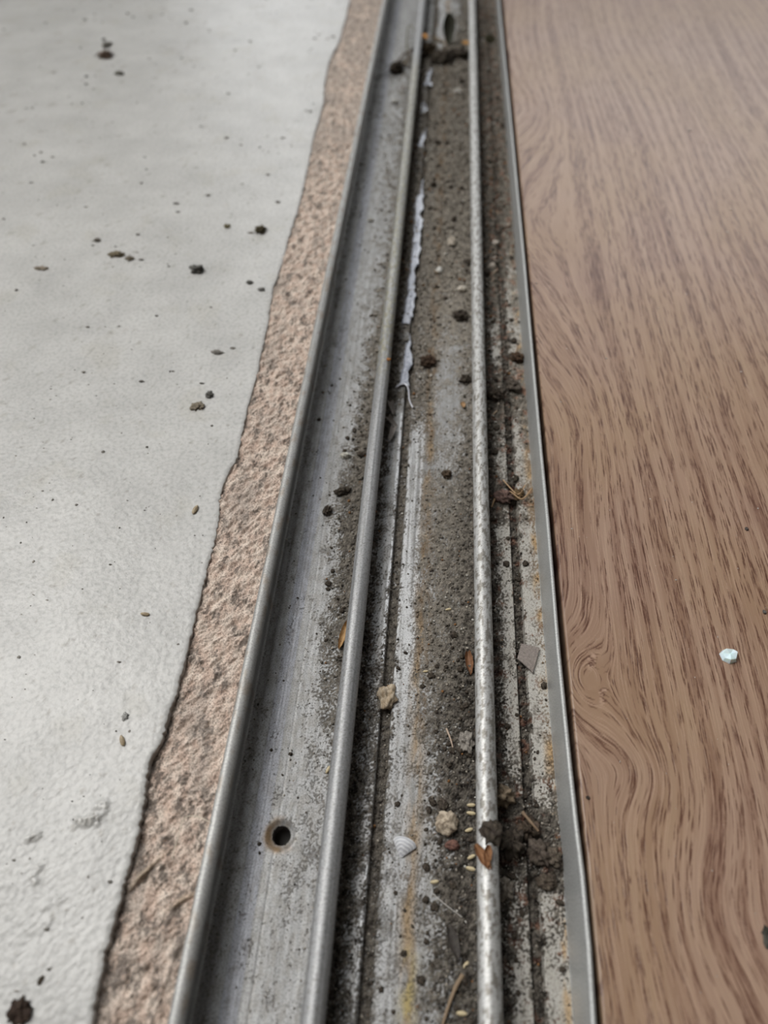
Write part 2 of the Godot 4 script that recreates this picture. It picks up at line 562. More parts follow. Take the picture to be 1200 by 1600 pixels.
func plank_mesh(x0: float, x1: float, z0: float, z1: float, top: float) -> ArrayMesh:
	# a laminate plank with its two long edges eased; the print runs once over 750 mm and is mirrored on
	var prof := [[0.0, -9.0], [0.0, -1.0], [0.05, -0.5], [0.2, -0.2], [0.5, -0.05], [0.9, 0.0], [x1 - x0 - 0.9, 0.0], [x1 - x0 - 0.5, -0.05], [x1 - x0 - 0.2, -0.2], [x1 - x0 - 0.05, -0.62], [x1 - x0, -1.0], [x1 - x0, -9.0]]
	var zs := [z0, z0 - 0.4, z1 + 0.4, z1]
	var pos := PackedVector3Array()
	var uv := PackedVector2Array()
	for k in zs.size():
		for p in prof:
			pos.append(Vector3(x0 + p[0], top + p[1] - (0.4 if k in [0, 3] else 0.0), zs[k]))
			uv.append(Vector2(clampf(p[0] / 214.0, 0.002, 0.998), (30.0 - zs[k]) / 750.0))
	return surface(prof.size(), zs.size(), pos, PackedColorArray(), PackedByteArray(), uv)

func wood_floor() -> void:
	var m := std("oak_laminate", 0.32, 0.0, Color.WHITE, false)
	var maps := wood_maps()
	m.albedo_texture = maps[0]
	m.heightmap_enabled = true
	m.heightmap_texture = maps[1]
	m.heightmap_scale = 0.012
	m.metallic_specular = 0.42
	var floor_node := base("floor")
	tag(floor_node, "brown oak laminate floor with strong grain right of the track", "", "", "structure")
	# the print is laid so that the first plank shows it from 30 mm in front of the viewer
	put(plank_mesh(X0, X0 + 214.0, 780.0, -1250.0, 13.3), "plank", m, floor_node)
	var spare := plank_mesh(0.0, 214.0, 0.0, -1400.0, 13.3)
	for r in range(1, 16):
		for c in 3:
			var o := put(spare, "plank", m, floor_node)
			o.position = Vector3(X0 + 214.3 * r, 0.0, 1950.0 - c * 1400.6 - 370.0 * (r % 3)) * MM

# ---------------------------------------------------------------- the track
const BEND := [[20.0, 0.0], [-11.0, 0.1], [-25.0, 0.65], [-40.0, 0.7], [-52.0, 0.25], [-66.0, 0.0], [-99.0, -0.3], [-147.0, 0.0], [-178.0, -0.15], [-300.0, 0.0], [-450.0, -0.4], [-608.0, -1.1], [-760.0, -1.2]]
const HOLE := Vector2(-29.7, -47.4)

func plate_height(x: float) -> float:
	var h := 0.0
	if x > -12.6 and x < -5.35: h = lerpf(0.0, 1.0, smoothstep(-12.5, -6.0, x))
	h *= 1.0 - smoothstep(-5.65, -5.35, x)
	if x >= -5.65: h = lerpf(1.0, -1.3, smoothstep(-5.65, -5.3, x))
	if x > -2.75: h = lerpf(-1.3, 0.45, smoothstep(-2.75, -2.4, x))
	if x > 35.4: h = lerpf(0.45, -1.3, smoothstep(35.4, 35.75, x))
	if x > 38.2: h = lerpf(-1.3, 0.5, smoothstep(38.2, 38.55, x))
	# fine extrusion lines
	for g in [-38.4, -36.1, -35.2, -31.0, 31.5]:
		var d: float = absf(x - g) / 0.35
		if d < 1.0: h -= 0.10 * (1.0 - d)
	return h

func steel(x: float, z: float) -> Color:
	# colour of the bare plate: dull aluminium with streaks, scratches and stains along it
	var s: float = 0.34 + 0.10 * noises.streak.get_noise_2d(x * 1.6, z * 0.012) + 0.07 * noises.patch.get_noise_2d(x, z * 0.3) + 0.05 * noises.tone.get_noise_2d(x * 2.0, z * 0.6)
	var c := Color(s, s * 1.005, s * 1.0)
	var film: float = smoothstep(-0.3, 0.5, noises.tone.get_noise_2d(x * 1.1, z * 0.5 + 200.0) + 0.5 * noises.speck.get_noise_2d(x * 1.2, z * 1.1 + 90.0))
	c = c.lerp(Color(0.20, 0.185, 0.16), film * 0.45)
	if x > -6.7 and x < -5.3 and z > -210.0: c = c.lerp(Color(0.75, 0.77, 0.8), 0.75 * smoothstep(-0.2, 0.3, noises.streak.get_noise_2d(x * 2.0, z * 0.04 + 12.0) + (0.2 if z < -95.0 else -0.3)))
	if x > -38.0 and x < -33.5: c = c * Color(0.9, 0.92, 1.0)
	if x > -5.7 and x < 3.5:
		var scrape: float = smoothstep(-0.1, 0.35, noises.streak.get_noise_2d(x * 1.4 + 7.0, z * 0.03) + 0.25)
		c = c.lerp(Color(0.62, 0.63, 0.64), scrape * (0.25 + 0.45 * smoothstep(-60.0, -110.0, z)))
	if x > 2.0 and x < 21.0:
		var rust: float = exp(-pow((x - 5.3 - 1.6 * noises.patch.get_noise_2d(z * 0.6, 5.0)) / 1.9, 2.0)) * smoothstep(-0.45, 0.3, noises.tone.get_noise_2d(x * 0.8, z * 0.16))
		c = c.lerp(Color(0.30, 0.20, 0.095), rust * 0.8)
		var yellow: float = exp(-pow((x - 6.0) / 2.0, 2.0) - pow((z + 12.0) / 12.0, 2.0))
		c = c.lerp(Color(0.42, 0.34, 0.12), yellow * 0.7 * smoothstep(-0.2, 0.4, noises.tone.get_noise_2d(x * 0.7, z * 0.35)))
	if x > 27.0:
		c = c.lerp(Color(0.52, 0.49, 0.43), 0.6)
		var ochre: float = smoothstep(41.0, 44.0, x) * smoothstep(-0.1, 0.4, noises.tone.get_noise_2d(x * 0.6, z * 0.2 + 9.0))
		c = c.lerp(Color(0.42, 0.25, 0.08), ochre * 0.75)
	var r := Vector2(x, z).distance_to(HOLE)
	if r < 8.0:
		var around := Vector2(x - HOLE.x, z - HOLE.y).angle()
		var ring := exp(-pow((r - 3.7) / 1.1, 2.0)) * (0.45 + 0.55 * cos(around - 2.6))
		c = c.lerp(Color(0.25, 0.155, 0.07), clampf(ring + 0.4 * noises.tone.get_noise_2d(x, z) * exp(-pow((r - 3.7) / 1.3, 2.0)), 0.0, 0.85))
	return c

func plate_rows() -> PackedFloat32Array:
	return steps([[900.0, 30.0, 60.0], [30.0, 6.0, 3.0], [6.0, -110.0, 0.33], [-110.0, -230.0, 0.48], [-230.0, -430.0, 0.9], [-430.0, FAR, 1.6], [FAR, -1500.0, 60.0]])

func sweep(profile: Array, zs: PackedFloat32Array, tone: Callable, bend: Array = []) -> ArrayMesh:
	var pos := PackedVector3Array()
	var col := PackedColorArray()
	for z in zs:
		var dx := lut(bend, z) if bend else 0.0
		for k in profile.size():
			var p: Vector2 = profile[k]
			pos.append(Vector3(p.x + dx * clampf(p.y / 16.0, 0.0, 1.0), p.y, z))
			col.append(tone.call(float(k) / (profile.size() - 1), p, z))
	return surface(profile.size(), zs.size(), pos, col)

func rail_profile(x: float) -> Array:
	var out := [Vector2(x - 1.5, -0.5), Vector2(x - 1.5, 0.4), Vector2(x - 1.3, 1.0), Vector2(x - 1.3, 7.5), Vector2(x - 1.6, 8.2)]
	for k in 23:
		var f := deg_to_rad(205.0 - 230.0 * k / 22.0)
		out.append(Vector2(x + 2.75 * cos(f), 10.3 + (2.6 if sin(f) > 0.0 else 2.2) * sin(f)))
	out.append_array([Vector2(x + 1.6, 8.2), Vector2(x + 1.3, 7.5), Vector2(x + 1.3, 1.0), Vector2(x + 1.5, 0.4), Vector2(x + 1.5, -0.5)])
	return out

func track() -> void:
	var t := base("sliding_door_track")
	tag(t, "dirty aluminium sliding door track with two rails set between concrete and wood", "door track")
	var zs := plate_rows()
	var xs := steps([[-45.2, -12.8, 0.3], [-12.8, -2.3, 0.2], [-2.3, 35.2, 0.3], [35.2, 38.8, 0.2], [38.8, 45.2, 0.3]])
	var pos := PackedVector3Array()
	var col := PackedColorArray()
	var keep := PackedByteArray()
	for z in zs:
		for x in xs:
			var p := Vector3(x, plate_height(x), z)
			var inside := 1
			var r := Vector2(x, z).distance_to(HOLE)
			if r < 5.0:
				if r < 2.35:
					inside = 2
				elif r < 2.72:
					var to := (Vector2(x, z) - HOLE).normalized() * 2.5 + HOLE
					p.x = to.x
					p.z = to.y
					r = 2.5
				p.y -= 0.85 * pow(1.0 - smoothstep(2.4, 4.6, r), 1.4)
			p.y += 0.03 * noises.tone.get_noise_2d(x, z * 0.3)
			pos.append(p)
			col.append(steel(x, z))
			keep.append(inside)
	put(surface(xs.size(), zs.size(), pos, col, keep), "base_plate", M.metal, t)
	# wall of the screw hole
	var hole := PackedVector3Array()
	var hole_col := PackedColorArray()
	for j in 4:
		for i in 41:
			var f := TAU * i / 40.0
			var r: float = [2.62, 2.5, 2.35, 2.3][j]
			hole.append(Vector3(HOLE.x + r * cos(f), [-0.72, -0.95, -1.6, -4.2][j], HOLE.y + r * sin(f)))
			hole_col.append(Color(0.10, 0.09, 0.085))
	var hw := put(surface(41, 4, hole, hole_col, PackedByteArray(), PackedVector2Array(), true), "screw_hole", M.metal, t)
	hw.set_meta("label", "round rusty screw hole in the left channel")
	# rails
	var rail_a := func(u: float, _p: Vector2, z: float) -> Color:
		var s: float = 0.31 + 0.16 * noises.streak.get_noise_2d(u * 50.0, z * 0.02) + 0.06 * noises.wear.get_noise_2d(u * 60.0, z)
		var c := Color(s, s * 1.01, s * 1.02)
		var moss: float = smoothstep(-205.0, -240.0, z) * (1.0 - smoothstep(-520.0, -560.0, z))
		var m: float = smoothstep(-0.25, 0.3, noises.wear.get_noise_2d(u * 22.0, z * 0.7)) * moss
		c = c.lerp(Color(0.27, 0.255, 0.18), m * 0.85)
		var pale: float = smoothstep(0.15, 0.4, noises.wear.get_noise_2d(u * 22.0 + 60.0, z * 0.6)) * moss
		c = c.lerp(Color(0.45, 0.44, 0.38), pale * 0.7)
		return c.lerp(Color(0.14, 0.125, 0.105), smoothstep(0.3, 0.55, noises.speck.get_noise_2d(u * 20.0, z * 0.9)) * 0.55)
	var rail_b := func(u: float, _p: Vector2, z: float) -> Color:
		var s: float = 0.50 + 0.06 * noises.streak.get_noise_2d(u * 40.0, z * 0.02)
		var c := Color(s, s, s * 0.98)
		var m: float = noises.wear.get_noise_2d(u * 26.0, z * 0.55) + 0.45 * noises.speck.get_noise_2d(u * 30.0, z * 0.9) + 0.5 * (u - 0.52)  # last term thickens the dark speckles towards the right side
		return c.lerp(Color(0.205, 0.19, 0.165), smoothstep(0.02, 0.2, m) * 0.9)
	put(sweep(rail_profile(-15.0), zs, rail_a), "rail", M.rail_metal, t).set_meta("label", "grey streaked rail, mossy towards the far end")
	put(sweep(rail_profile(24.2), zs, rail_b), "rail", M.rail_metal, t).set_meta("label", "whitish rail speckled with dried dirt, darker towards its right side")
	# side flanges
	var grey := func(u: float, p: Vector2, z: float) -> Color:
		var s: float = 0.36 + 0.07 * noises.wear.get_noise_2d(u * 30.0, z * 0.35) + 0.05 * noises.streak.get_noise_2d(u * 40.0, z * 0.02)
		var c := Color(s, s, s * 0.97)
		c = c.lerp(Color(0.25, 0.19, 0.13), smoothstep(0.1, 0.5, noises.tone.get_noise_2d(p.x, z * 0.3 + 40.0)) * 0.5)
		return c
	var left := [Vector2(-45.9, -2.0), Vector2(-45.9, 14.2), Vector2(-45.8, 15.0), Vector2(-45.5, 15.6), Vector2(-45.0, 15.95), Vector2(-44.3, 16.05), Vector2(-43.4, 15.9), Vector2(-42.7, 15.5), Vector2(-42.3, 14.9), Vector2(-42.2, 14.2), Vector2(-42.3, 13.6), Vector2(-42.8, 13.2), Vector2(-43.8, 13.0), Vector2(-44.3, 12.7), Vector2(-44.5, 12.0), Vector2(-44.5, 1.0), Vector2(-44.3, 0.3), Vector2(-43.8, 0.0)]
	put(sweep(left, zs, grey), "side_flange", M.rail_metal, t)
	var bright := func(u: float, _p: Vector2, z: float) -> Color:
		var s: float = 0.43 + 0.05 * noises.wear.get_noise_2d(u * 20.0, z * 0.25) + 0.04 * noises.streak.get_noise_2d(u * 40.0, z * 0.02)
		return Color(s * 0.985, s, s * 0.985)
	var right := [Vector2(44.2, 0.2), Vector2(44.6, 0.6), Vector2(44.8, 1.2), Vector2(44.8, 8.0), Vector2(44.8, 13.5), Vector2(44.82, 15.2), Vector2(44.95, 15.75), Vector2(45.25, 16.0), Vector2(45.75, 16.0), Vector2(46.05, 15.75), Vector2(46.2, 15.2), Vector2(46.2, 13.5), Vector2(46.2, 6.0), Vector2(46.2, -2.0)]
	var bend := []
	for b in BEND: bend.append([b[0], b[1] + 0.12 * noises.speck.get_noise_2d(b[0] * 0.5, 3.0)])
	put(sweep(right, zs, bright, bend), "side_flange", M.metal, t)

# ---------------------------------------------------------------- dirt
const LANE_X := [-43.0, -34.0, -28.0, -22.0, -18.5, -11.5, -7.0, -4.0, -1.0, 4.0, 10.0, 16.0, 20.5, 28.0, 32.0, 34.8, 37.0, 39.5, 43.5]
# share of the plate covered by soil, along z, one table for each lane
const COVER := [
	[[0.0, 0.35], [-100.0, 0.3], [-300.0, 0.35], [-600.0, 0.3]],
	[[0.0, 0.12], [-60.0, 0.14], [-120.0, 0.12], [-300.0, 0.12], [-420.0, 0.3], [-560.0, 0.3], [-600.0, 0.1]],
	[[0.0, 0.22], [-50.0, 0.3], [-80.0, 0.28], [-130.0, 0.3], [-155.0, 0.55], [-170.0, 0.5], [-200.0, 0.28], [-400.0, 0.35], [-480.0, 0.45], [-570.0, 0.3], [-620.0, 0.1]],
	[[0.0, 0.25], [-30.0, 0.38], [-60.0, 0.45], [-80.0, 0.55], [-110.0, 0.8], [-160.0, 0.95], [-200.0, 0.85], [-240.0, 0.7], [-330.0, 0.45], [-430.0, 0.4], [-540.0, 0.4], [-580.0, 0.6], [-620.0, 0.15]],
	[[0.0, 0.4], [-30.0, 0.4], [-60.0, 0.55], [-80.0, 0.7], [-110.0, 0.95], [-210.0, 1.0], [-260.0, 0.85], [-350.0, 0.6], [-540.0, 0.5], [-580.0, 0.7], [-620.0, 0.2]],
	[[0.0, 0.95], [-60.0, 0.95], [-100.0, 0.85], [-140.0, 0.7], [-190.0, 0.6], [-205.0, 0.9], [-300.0, 0.95], [-580.0, 0.95], [-620.0, 0.4]],
	[[0.0, 0.55], [-60.0, 0.6], [-85.0, 0.75], [-105.0, 0.4], [-125.0, 0.25], [-150.0, 0.2], [-163.0, 0.55], [-172.0, 0.2], [-200.0, 0.15], [-225.0, 0.5], [-300.0, 0.7], [-560.0, 0.7], [-590.0, 0.9], [-620.0, 0.25]],
	[[0.0, 1.0], [-600.0, 1.0]],
	[[0.0, 0.42], [-40.0, 0.42], [-70.0, 0.4], [-95.0, 0.28], [-120.0, 0.2], [-150.0, 0.12], [-185.0, 0.22], [-200.0, 0.55], [-215.0, 0.9], [-300.0, 0.95], [-580.0, 0.95], [-610.0, 0.3]],
	[[0.0, 0.45], [-40.0, 0.4], [-70.0, 0.42], [-95.0, 0.6], [-130.0, 0.75], [-160.0, 0.7], [-185.0, 0.5], [-200.0, 0.65], [-215.0, 0.9], [-300.0, 0.95], [-590.0, 0.95], [-615.0, 0.2]],
	[[0.0, 0.6], [-40.0, 0.55], [-60.0, 0.6], [-85.0, 0.75], [-110.0, 0.95], [-160.0, 0.9], [-185.0, 0.55], [-215.0, 0.35], [-250.0, 0.5], [-280.0, 0.85], [-320.0, 0.95], [-590.0, 0.95], [-630.0, 0.25]],
	[[0.0, 0.9], [-30.0, 0.95], [-70.0, 0.95], [-110.0, 1.0], [-160.0, 0.95], [-185.0, 0.65], [-215.0, 0.45], [-250.0, 0.6], [-280.0, 0.9], [-320.0, 0.95], [-600.0, 0.95], [-660.0, 0.6]],
	[[0.0, 0.95], [-60.0, 1.0], [-170.0, 1.0], [-215.0, 0.75], [-260.0, 0.85], [-300.0, 1.0], [-660.0, 0.9]],
	[[0.0, 1.0], [-660.0, 1.0]],
	[[0.0, 0.5], [-30.0, 0.5], [-38.0, 0.75], [-45.0, 1.0], [-60.0, 1.0], [-68.0, 0.65], [-95.0, 0.5], [-150.0, 0.5], [-160.0, 0.75], [-168.0, 1.0], [-176.0, 0.6], [-200.0, 0.75], [-212.0, 1.0], [-240.0, 0.95], [-252.0, 0.5], [-265.0, 0.6], [-290.0, 1.0], [-660.0, 1.0]],
	[[0.0, 0.35], [-30.0, 0.38], [-40.0, 0.7], [-46.0, 1.0], [-58.0, 0.95], [-68.0, 0.5], [-95.0, 0.38], [-150.0, 0.42], [-160.0, 0.6], [-168.0, 1.0], [-176.0, 0.5], [-205.0, 0.7], [-215.0, 1.0], [-240.0, 0.95], [-252.0, 0.4], [-265.0, 0.5], [-290.0, 0.95], [-660.0, 1.0]],
	[[0.0, 1.0], [-660.0, 1.0]],
	[[0.0, 0.28], [-25.0, 0.3], [-38.0, 0.6], [-44.0, 1.0], [-54.0, 0.85], [-62.0, 0.4], [-95.0, 0.3], [-140.0, 0.32], [-158.0, 0.55], [-167.0, 0.85], [-175.0, 0.4], [-205.0, 0.4], [-215.0, 0.95], [-242.0, 0.9], [-252.0, 0.35], [-280.0, 0.6], [-320.0, 0.6], [-345.0, 0.9], [-660.0, 0.95]],
	[[0.0, 0.5], [-25.0, 0.5], [-38.0, 0.75], [-46.0, 1.0], [-56.0, 0.9], [-66.0, 0.6], [-95.0, 0.5], [-150.0, 0.55], [-166.0, 0.85], [-176.0, 0.55], [-212.0, 0.7], [-220.0, 0.95], [-245.0, 0.85], [-255.0, 0.45], [-280.0, 0.65], [-320.0, 0.55], [-345.0, 0.9], [-660.0, 0.95]],
]
# depth of the soil in millimetres, one table for each lane
const DEPTH := [
	[[0.0, 0.12]],
	[[0.0, 0.08], [-400.0, 0.12]],
	[[0.0, 0.08], [-140.0, 0.15], [-158.0, 0.5], [-175.0, 0.2], [-400.0, 0.15]],
	[[0.0, 0.08], [-70.0, 0.12], [-110.0, 0.45], [-155.0, 1.0], [-185.0, 0.8], [-220.0, 0.5], [-300.0, 0.3], [-580.0, 0.6]],
	[[0.0, 0.1], [-70.0, 0.2], [-110.0, 0.8], [-155.0, 1.3], [-200.0, 1.2], [-240.0, 0.8], [-300.0, 0.4], [-580.0, 0.9]],
	[[0.0, 0.5], [-100.0, 0.5], [-150.0, 0.3], [-210.0, 0.8], [-580.0, 0.9]],
	[[0.0, 0.14], [-80.0, 0.2], [-150.0, 0.1], [-220.0, 0.3], [-580.0, 0.7]],
	[[0.0, 0.5]],
	[[0.0, 0.1], [-190.0, 0.12], [-215.0, 0.4], [-300.0, 0.6], [-600.0, 0.8]],
	[[0.0, 0.1], [-95.0, 0.2], [-190.0, 0.2], [-215.0, 0.5], [-300.0, 0.8], [-600.0, 0.9]],
	[[0.0, 0.2], [-80.0, 0.3], [-130.0, 0.45], [-190.0, 0.2], [-250.0, 0.3], [-300.0, 0.9], [-600.0, 1.0]],
	[[0.0, 0.7], [-60.0, 0.8], [-90.0, 0.9], [-130.0, 0.6], [-200.0, 0.25], [-250.0, 0.3], [-300.0, 0.9], [-600.0, 1.1]],
	[[0.0, 1.0], [-90.0, 1.2], [-160.0, 0.9], [-220.0, 0.5], [-270.0, 0.7], [-300.0, 1.0]],
	[[0.0, 0.9], [-38.0, 1.0], [-48.0, 2.2], [-60.0, 1.4], [-100.0, 0.9], [-165.0, 1.3], [-220.0, 1.6], [-300.0, 1.3]],
	[[0.0, 0.25], [-38.0, 0.5], [-48.0, 2.4], [-60.0, 1.1], [-75.0, 0.25], [-155.0, 0.3], [-168.0, 1.5], [-180.0, 0.3], [-205.0, 0.5], [-220.0, 1.7], [-240.0, 1.1], [-258.0, 0.3], [-290.0, 1.1]],
	[[0.0, 0.2], [-38.0, 0.5], [-48.0, 2.4], [-60.0, 0.8], [-75.0, 0.2], [-155.0, 0.2], [-168.0, 1.2], [-180.0, 0.2], [-205.0, 0.4], [-220.0, 1.6], [-240.0, 1.0], [-258.0, 0.2], [-290.0, 1.0]],
	[[0.0, 0.8], [-40.0, 1.0], [-48.0, 2.8], [-60.0, 1.2], [-160.0, 0.9], [-168.0, 2.0], [-180.0, 0.9], [-220.0, 2.4], [-300.0, 1.6]],
	[[0.0, 0.14], [-38.0, 0.4], [-48.0, 2.0], [-56.0, 0.8], [-70.0, 0.12], [-158.0, 0.2], [-167.0, 0.8], [-180.0, 0.15], [-220.0, 1.3], [-256.0, 0.2], [-340.0, 0.9]],
	[[0.0, 0.3], [-38.0, 0.6], [-48.0, 2.0], [-58.0, 0.9], [-75.0, 0.2], [-158.0, 0.25], [-167.0, 0.8], [-180.0, 0.25], [-220.0, 1.3], [-256.0, 0.3], [-340.0, 1.0]],
]
# tone of the soil from nearly black (0) to dry tan (1), one table for each lane
const TONE := [
	[[0.0, 0.25]],
	[[0.0, 0.35], [-400.0, 0.45]],
	[[0.0, 0.35], [-150.0, 0.3], [-400.0, 0.5]],
	[[0.0, 0.35], [-100.0, 0.3], [-155.0, 0.28], [-260.0, 0.42], [-400.0, 0.5]],
	[[0.0, 0.35], [-100.0, 0.3], [-155.0, 0.3], [-260.0, 0.45], [-400.0, 0.5]],
	[[0.0, 0.1], [-200.0, 0.2], [-400.0, 0.3]],
	[[0.0, 0.15], [-200.0, 0.3], [-400.0, 0.4]],
	[[0.0, 0.16], [-100.0, 0.3], [-200.0, 0.35], [-400.0, 0.4]],
	[[0.0, 0.2], [-180.0, 0.3], [-215.0, 0.4], [-400.0, 0.5]],
	[[0.0, 0.3], [-95.0, 0.45], [-180.0, 0.5], [-215.0, 0.4], [-300.0, 0.6], [-500.0, 0.55]],
	[[0.0, 0.25], [-80.0, 0.25], [-110.0, 0.45], [-180.0, 0.5], [-215.0, 0.65], [-300.0, 0.65], [-500.0, 0.55]],
	[[0.0, 0.15], [-80.0, 0.12], [-110.0, 0.35], [-180.0, 0.4], [-215.0, 0.6], [-300.0, 0.65], [-500.0, 0.5]],
	[[0.0, 0.12], [-90.0, 0.1], [-120.0, 0.25], [-180.0, 0.3], [-215.0, 0.45], [-300.0, 0.6], [-500.0, 0.5]],
	[[0.0, 0.05], [-200.0, 0.08], [-300.0, 0.16], [-500.0, 0.25]],
	[[0.0, 0.15], [-45.0, 0.12], [-100.0, 0.22], [-300.0, 0.32], [-500.0, 0.35]],
	[[0.0, 0.15], [-45.0, 0.12], [-100.0, 0.22], [-300.0, 0.34], [-500.0, 0.35]],
	[[0.0, 0.08], [-200.0, 0.1], [-300.0, 0.25], [-500.0, 0.32]],
	[[0.0, 0.2], [-45.0, 0.15], [-100.0, 0.35], [-300.0, 0.5], [-500.0, 0.38]],
	[[0.0, 0.25], [-45.0, 0.2], [-100.0, 0.4], [-300.0, 0.55], [-500.0, 0.38]],
]

var lane_z := 1e9
var lane_cover := PackedFloat32Array()
var lane_depth := PackedFloat32Array()
var lane_tone := PackedFloat32Array()
var soil_tone := 0.0
var soil_cover := 0.0

func lanes_at(z: float) -> void:
	if z == lane_z: return
	lane_z = z
	lane_cover.resize(LANE_X.size())
	lane_depth.resize(LANE_X.size())
	lane_tone.resize(LANE_X.size())
	for k in LANE_X.size():
		lane_cover[k] = lut(COVER[k], z)
		lane_depth[k] = lut(DEPTH[k], z)
		lane_tone[k] = lut(TONE[k], z)

func soil_height(x: float, z: float) -> float:
	# height of the soil above the bare plate, below zero where there is none
	lanes_at(z)
	var xx: float = x + 1.4 * noises.lump.get_noise_2d(x + 500.0, z)
	var k := 0
	while k < LANE_X.size() - 2 and xx > LANE_X[k + 1]: k += 1
	var f := clampf((xx - LANE_X[k]) / (LANE_X[k + 1] - LANE_X[k]), 0.0, 1.0)
	# the groove edges are sharp, so lanes beside them do not blend across
	if (x > -5.4 and x < -2.6):
		k = 7
		f = 0.0
	elif x > 35.6 and x < 38.3:
		k = 16
		f = 0.0
	var c := lerpf(lane_cover[k], lane_cover[k + 1], f)
	var d := lerpf(lane_depth[k], lane_depth[k + 1], f)
	if z < -285.0: d *= 1.0 + 0.9 * smoothstep(-285.0, -330.0, z)
	soil_tone = lerpf(lane_tone[k], lane_tone[k + 1], f)
	soil_cover = c
	var s: float = 0.42 * noises.lump.get_noise_2d(x, z) + 0.8 * noises.speck.get_noise_2d(x * 1.15, z * 1.15) + 0.25 * noises.patch.get_noise_2d(x * 1.3, z)
	var h := (s - (1.0 - 2.0 * c) * 0.55)
	if h > 0.0: h = minf(h, 0.35) + 0.55 * maxf(h - 0.35, 0.0)
	h *= d
	if d > 0.3:
		h += minf(d, 1.2) * 0.22 * (noises.crumb.get_noise_2d(x, z) + 0.5) * smoothstep(0.0, 0.2, h)
		# clumps
		h += d * 0.75 * maxf(0.0, noises.rough.get_noise_2d(x * 1.1 + 80.0, z * 0.9) + 0.05) * smoothstep(0.05, 0.3, h)
	return h

func soil_color(x: float, z: float) -> Color:
	var t: float = clampf(soil_tone + 0.07 + 0.38 * noises.tone.get_noise_2d(x * 1.2, z * 1.2) + 0.26 * noises.speck.get_noise_2d(x * 1.4 + 40.0, z * 1.4), 0.0, 1.0)
	var c := Color(0.028, 0.024, 0.021).lerp(Color(0.36, 0.325, 0.275), t)
	var red: float = smoothstep(0.1, 0.5, noises.tone.get_noise_2d(x * 0.6 + 70.0, z * 0.6)) * smoothstep(26.0, 32.0, x)
	c = c.lerp(Color(c.r * 1.25 + 0.015, c.g * 0.92, c.b * 0.8), red)
	if x > 2.0 and x < 12.0:
		var rust: float = exp(-pow((x - 5.5) / 2.4, 2.0)) * smoothstep(-0.2, 0.4, noises.tone.get_noise_2d(x, z * 0.3 + 4.0))
		c = c.lerp(Color(0.21, 0.13, 0.065), rust * 0.55)
	if x > 41.0: c = c.lerp(Color(0.26, 0.15, 0.06), smoothstep(41.0, 44.0, x) * smoothstep(-60.0, -75.0, z) * (1.0 - smoothstep(-190.0, -200.0, z)) * 0.45)
	return c

func dirt() -> void:
	var zs := steps([[240.0, 20.0, 1.6], [20.0, 5.0, 0.6], [5.0, -110.0, 0.3], [-110.0, -230.0, 0.42], [-230.0, -430.0, 0.75], [-430.0, FAR, 1.4], [FAR, -1500.0, 60.0]])
	var xs := steps([[-44.6, -16.4, 0.28], [-16.4, -13.6, 0.7], [-13.6, 22.8, 0.26], [22.8, 25.6, 0.7], [25.6, 44.8, 0.26]])
	var pos := PackedVector3Array()
	var col := PackedColorArray()
	var keep := PackedByteArray()
	pos.resize(xs.size() * zs.size())
	col.resize(pos.size())
	keep.resize(pos.size())
	var k := 0
	for z in zs:
		for x in xs:
			var h := soil_height(x, z)
			var r := 9.0
			if x < -20.0 and z > -60.0 and z < -35.0: r = Vector2(x, z).distance_to(HOLE)
			if r < 4.6: h = minf(h, (r - 4.0) * 0.2)
			if z < FAR: h = -1.0
			pos[k] = Vector3(x, plate_height(x) + h, z)
			# thin dust lets the metal show between its grains
			col[k] = steel(x, z).lerp(soil_color(x, z), smoothstep(0.0, 0.10, h) * 0.75 + 0.25)
			keep[k] = 1 if h > 0.0 else 0
			k += 1
	var o := put(surface(xs.size(), zs.size(), pos, col, keep), "soil_layer", M.soil)
	tag(o, "dark brown soil and dust spread over the track floor", "soil", "", "stuff")
	# loose grains too small to count
	var lump := blob(Vector3(1.0, 0.8, 1.0), 3, 0.9, 1.2, 7, 5)
	var grains := []
	while grains.size() < 30000:
		var u := rng.randf()
		var z := 12.0 - 700.0 * u * u
		var x := rng.randf_range(-43.5, 44.2)
		if absf(x + 15.0) < 1.8 or absf(x - 24.2) < 1.8: continue
		var h := soil_height(x, z)
		if Vector2(x, z).distance_to(HOLE) < 4.5: continue
		var chance := soil_cover * soil_cover
		if rng.randf() > chance + 0.02: continue
		var far := 1.0 + clampf(-z / 300.0, 0.0, 1.6)
		var s := (0.08 + 0.28 * pow(rng.randf(), 4.0)) * far
		if h < 0.05: s *= 0.7
		var c := soil_color(x, z)
		var g := rng.randf()
		if g < 0.09: c = Color(0.42, 0.38, 0.32)
		elif g < 0.12: c = Color(0.58, 0.56, 0.51)
		elif g < 0.15: c = Color(0.25, 0.13, 0.06)
		else: c = c * rng.randf_range(0.6, 1.5)
		c.a = 1.0
		var b := Basis.from_euler(Vector3(rng.randf() * 0.6, rng.randf() * TAU, rng.randf() * 0.6)).scaled(Vector3.ONE * s * MM * 1.0)
		grains.append([Transform3D(b, Vector3(x, plate_height(x) + maxf(h, 0.0) - s * 0.25, z) * MM), c])
	var mm := MultiMesh.new()
	mm.transform_format = MultiMesh.TRANSFORM_3D
	mm.use_colors = true
	var unit := blob(Vector3(1000.0, 800.0, 1000.0), 3, 0.9, 1.2, 7, 5)
	mm.mesh = unit
	mm.instance_count = grains.size()
	for i in grains.size():
		mm.set_instance_transform(i, grains[i][0])
		mm.set_instance_color(i, grains[i][1])
	var mi := MultiMeshInstance3D.new()
	mi.multimesh = mm
	mi.material_override = M.soil
	mi.name = numbered("soil_grains")
	add_child(mi, true)
	tag(mi, "loose soil and sand grains scattered over the track floor", "soil", "", "stuff")

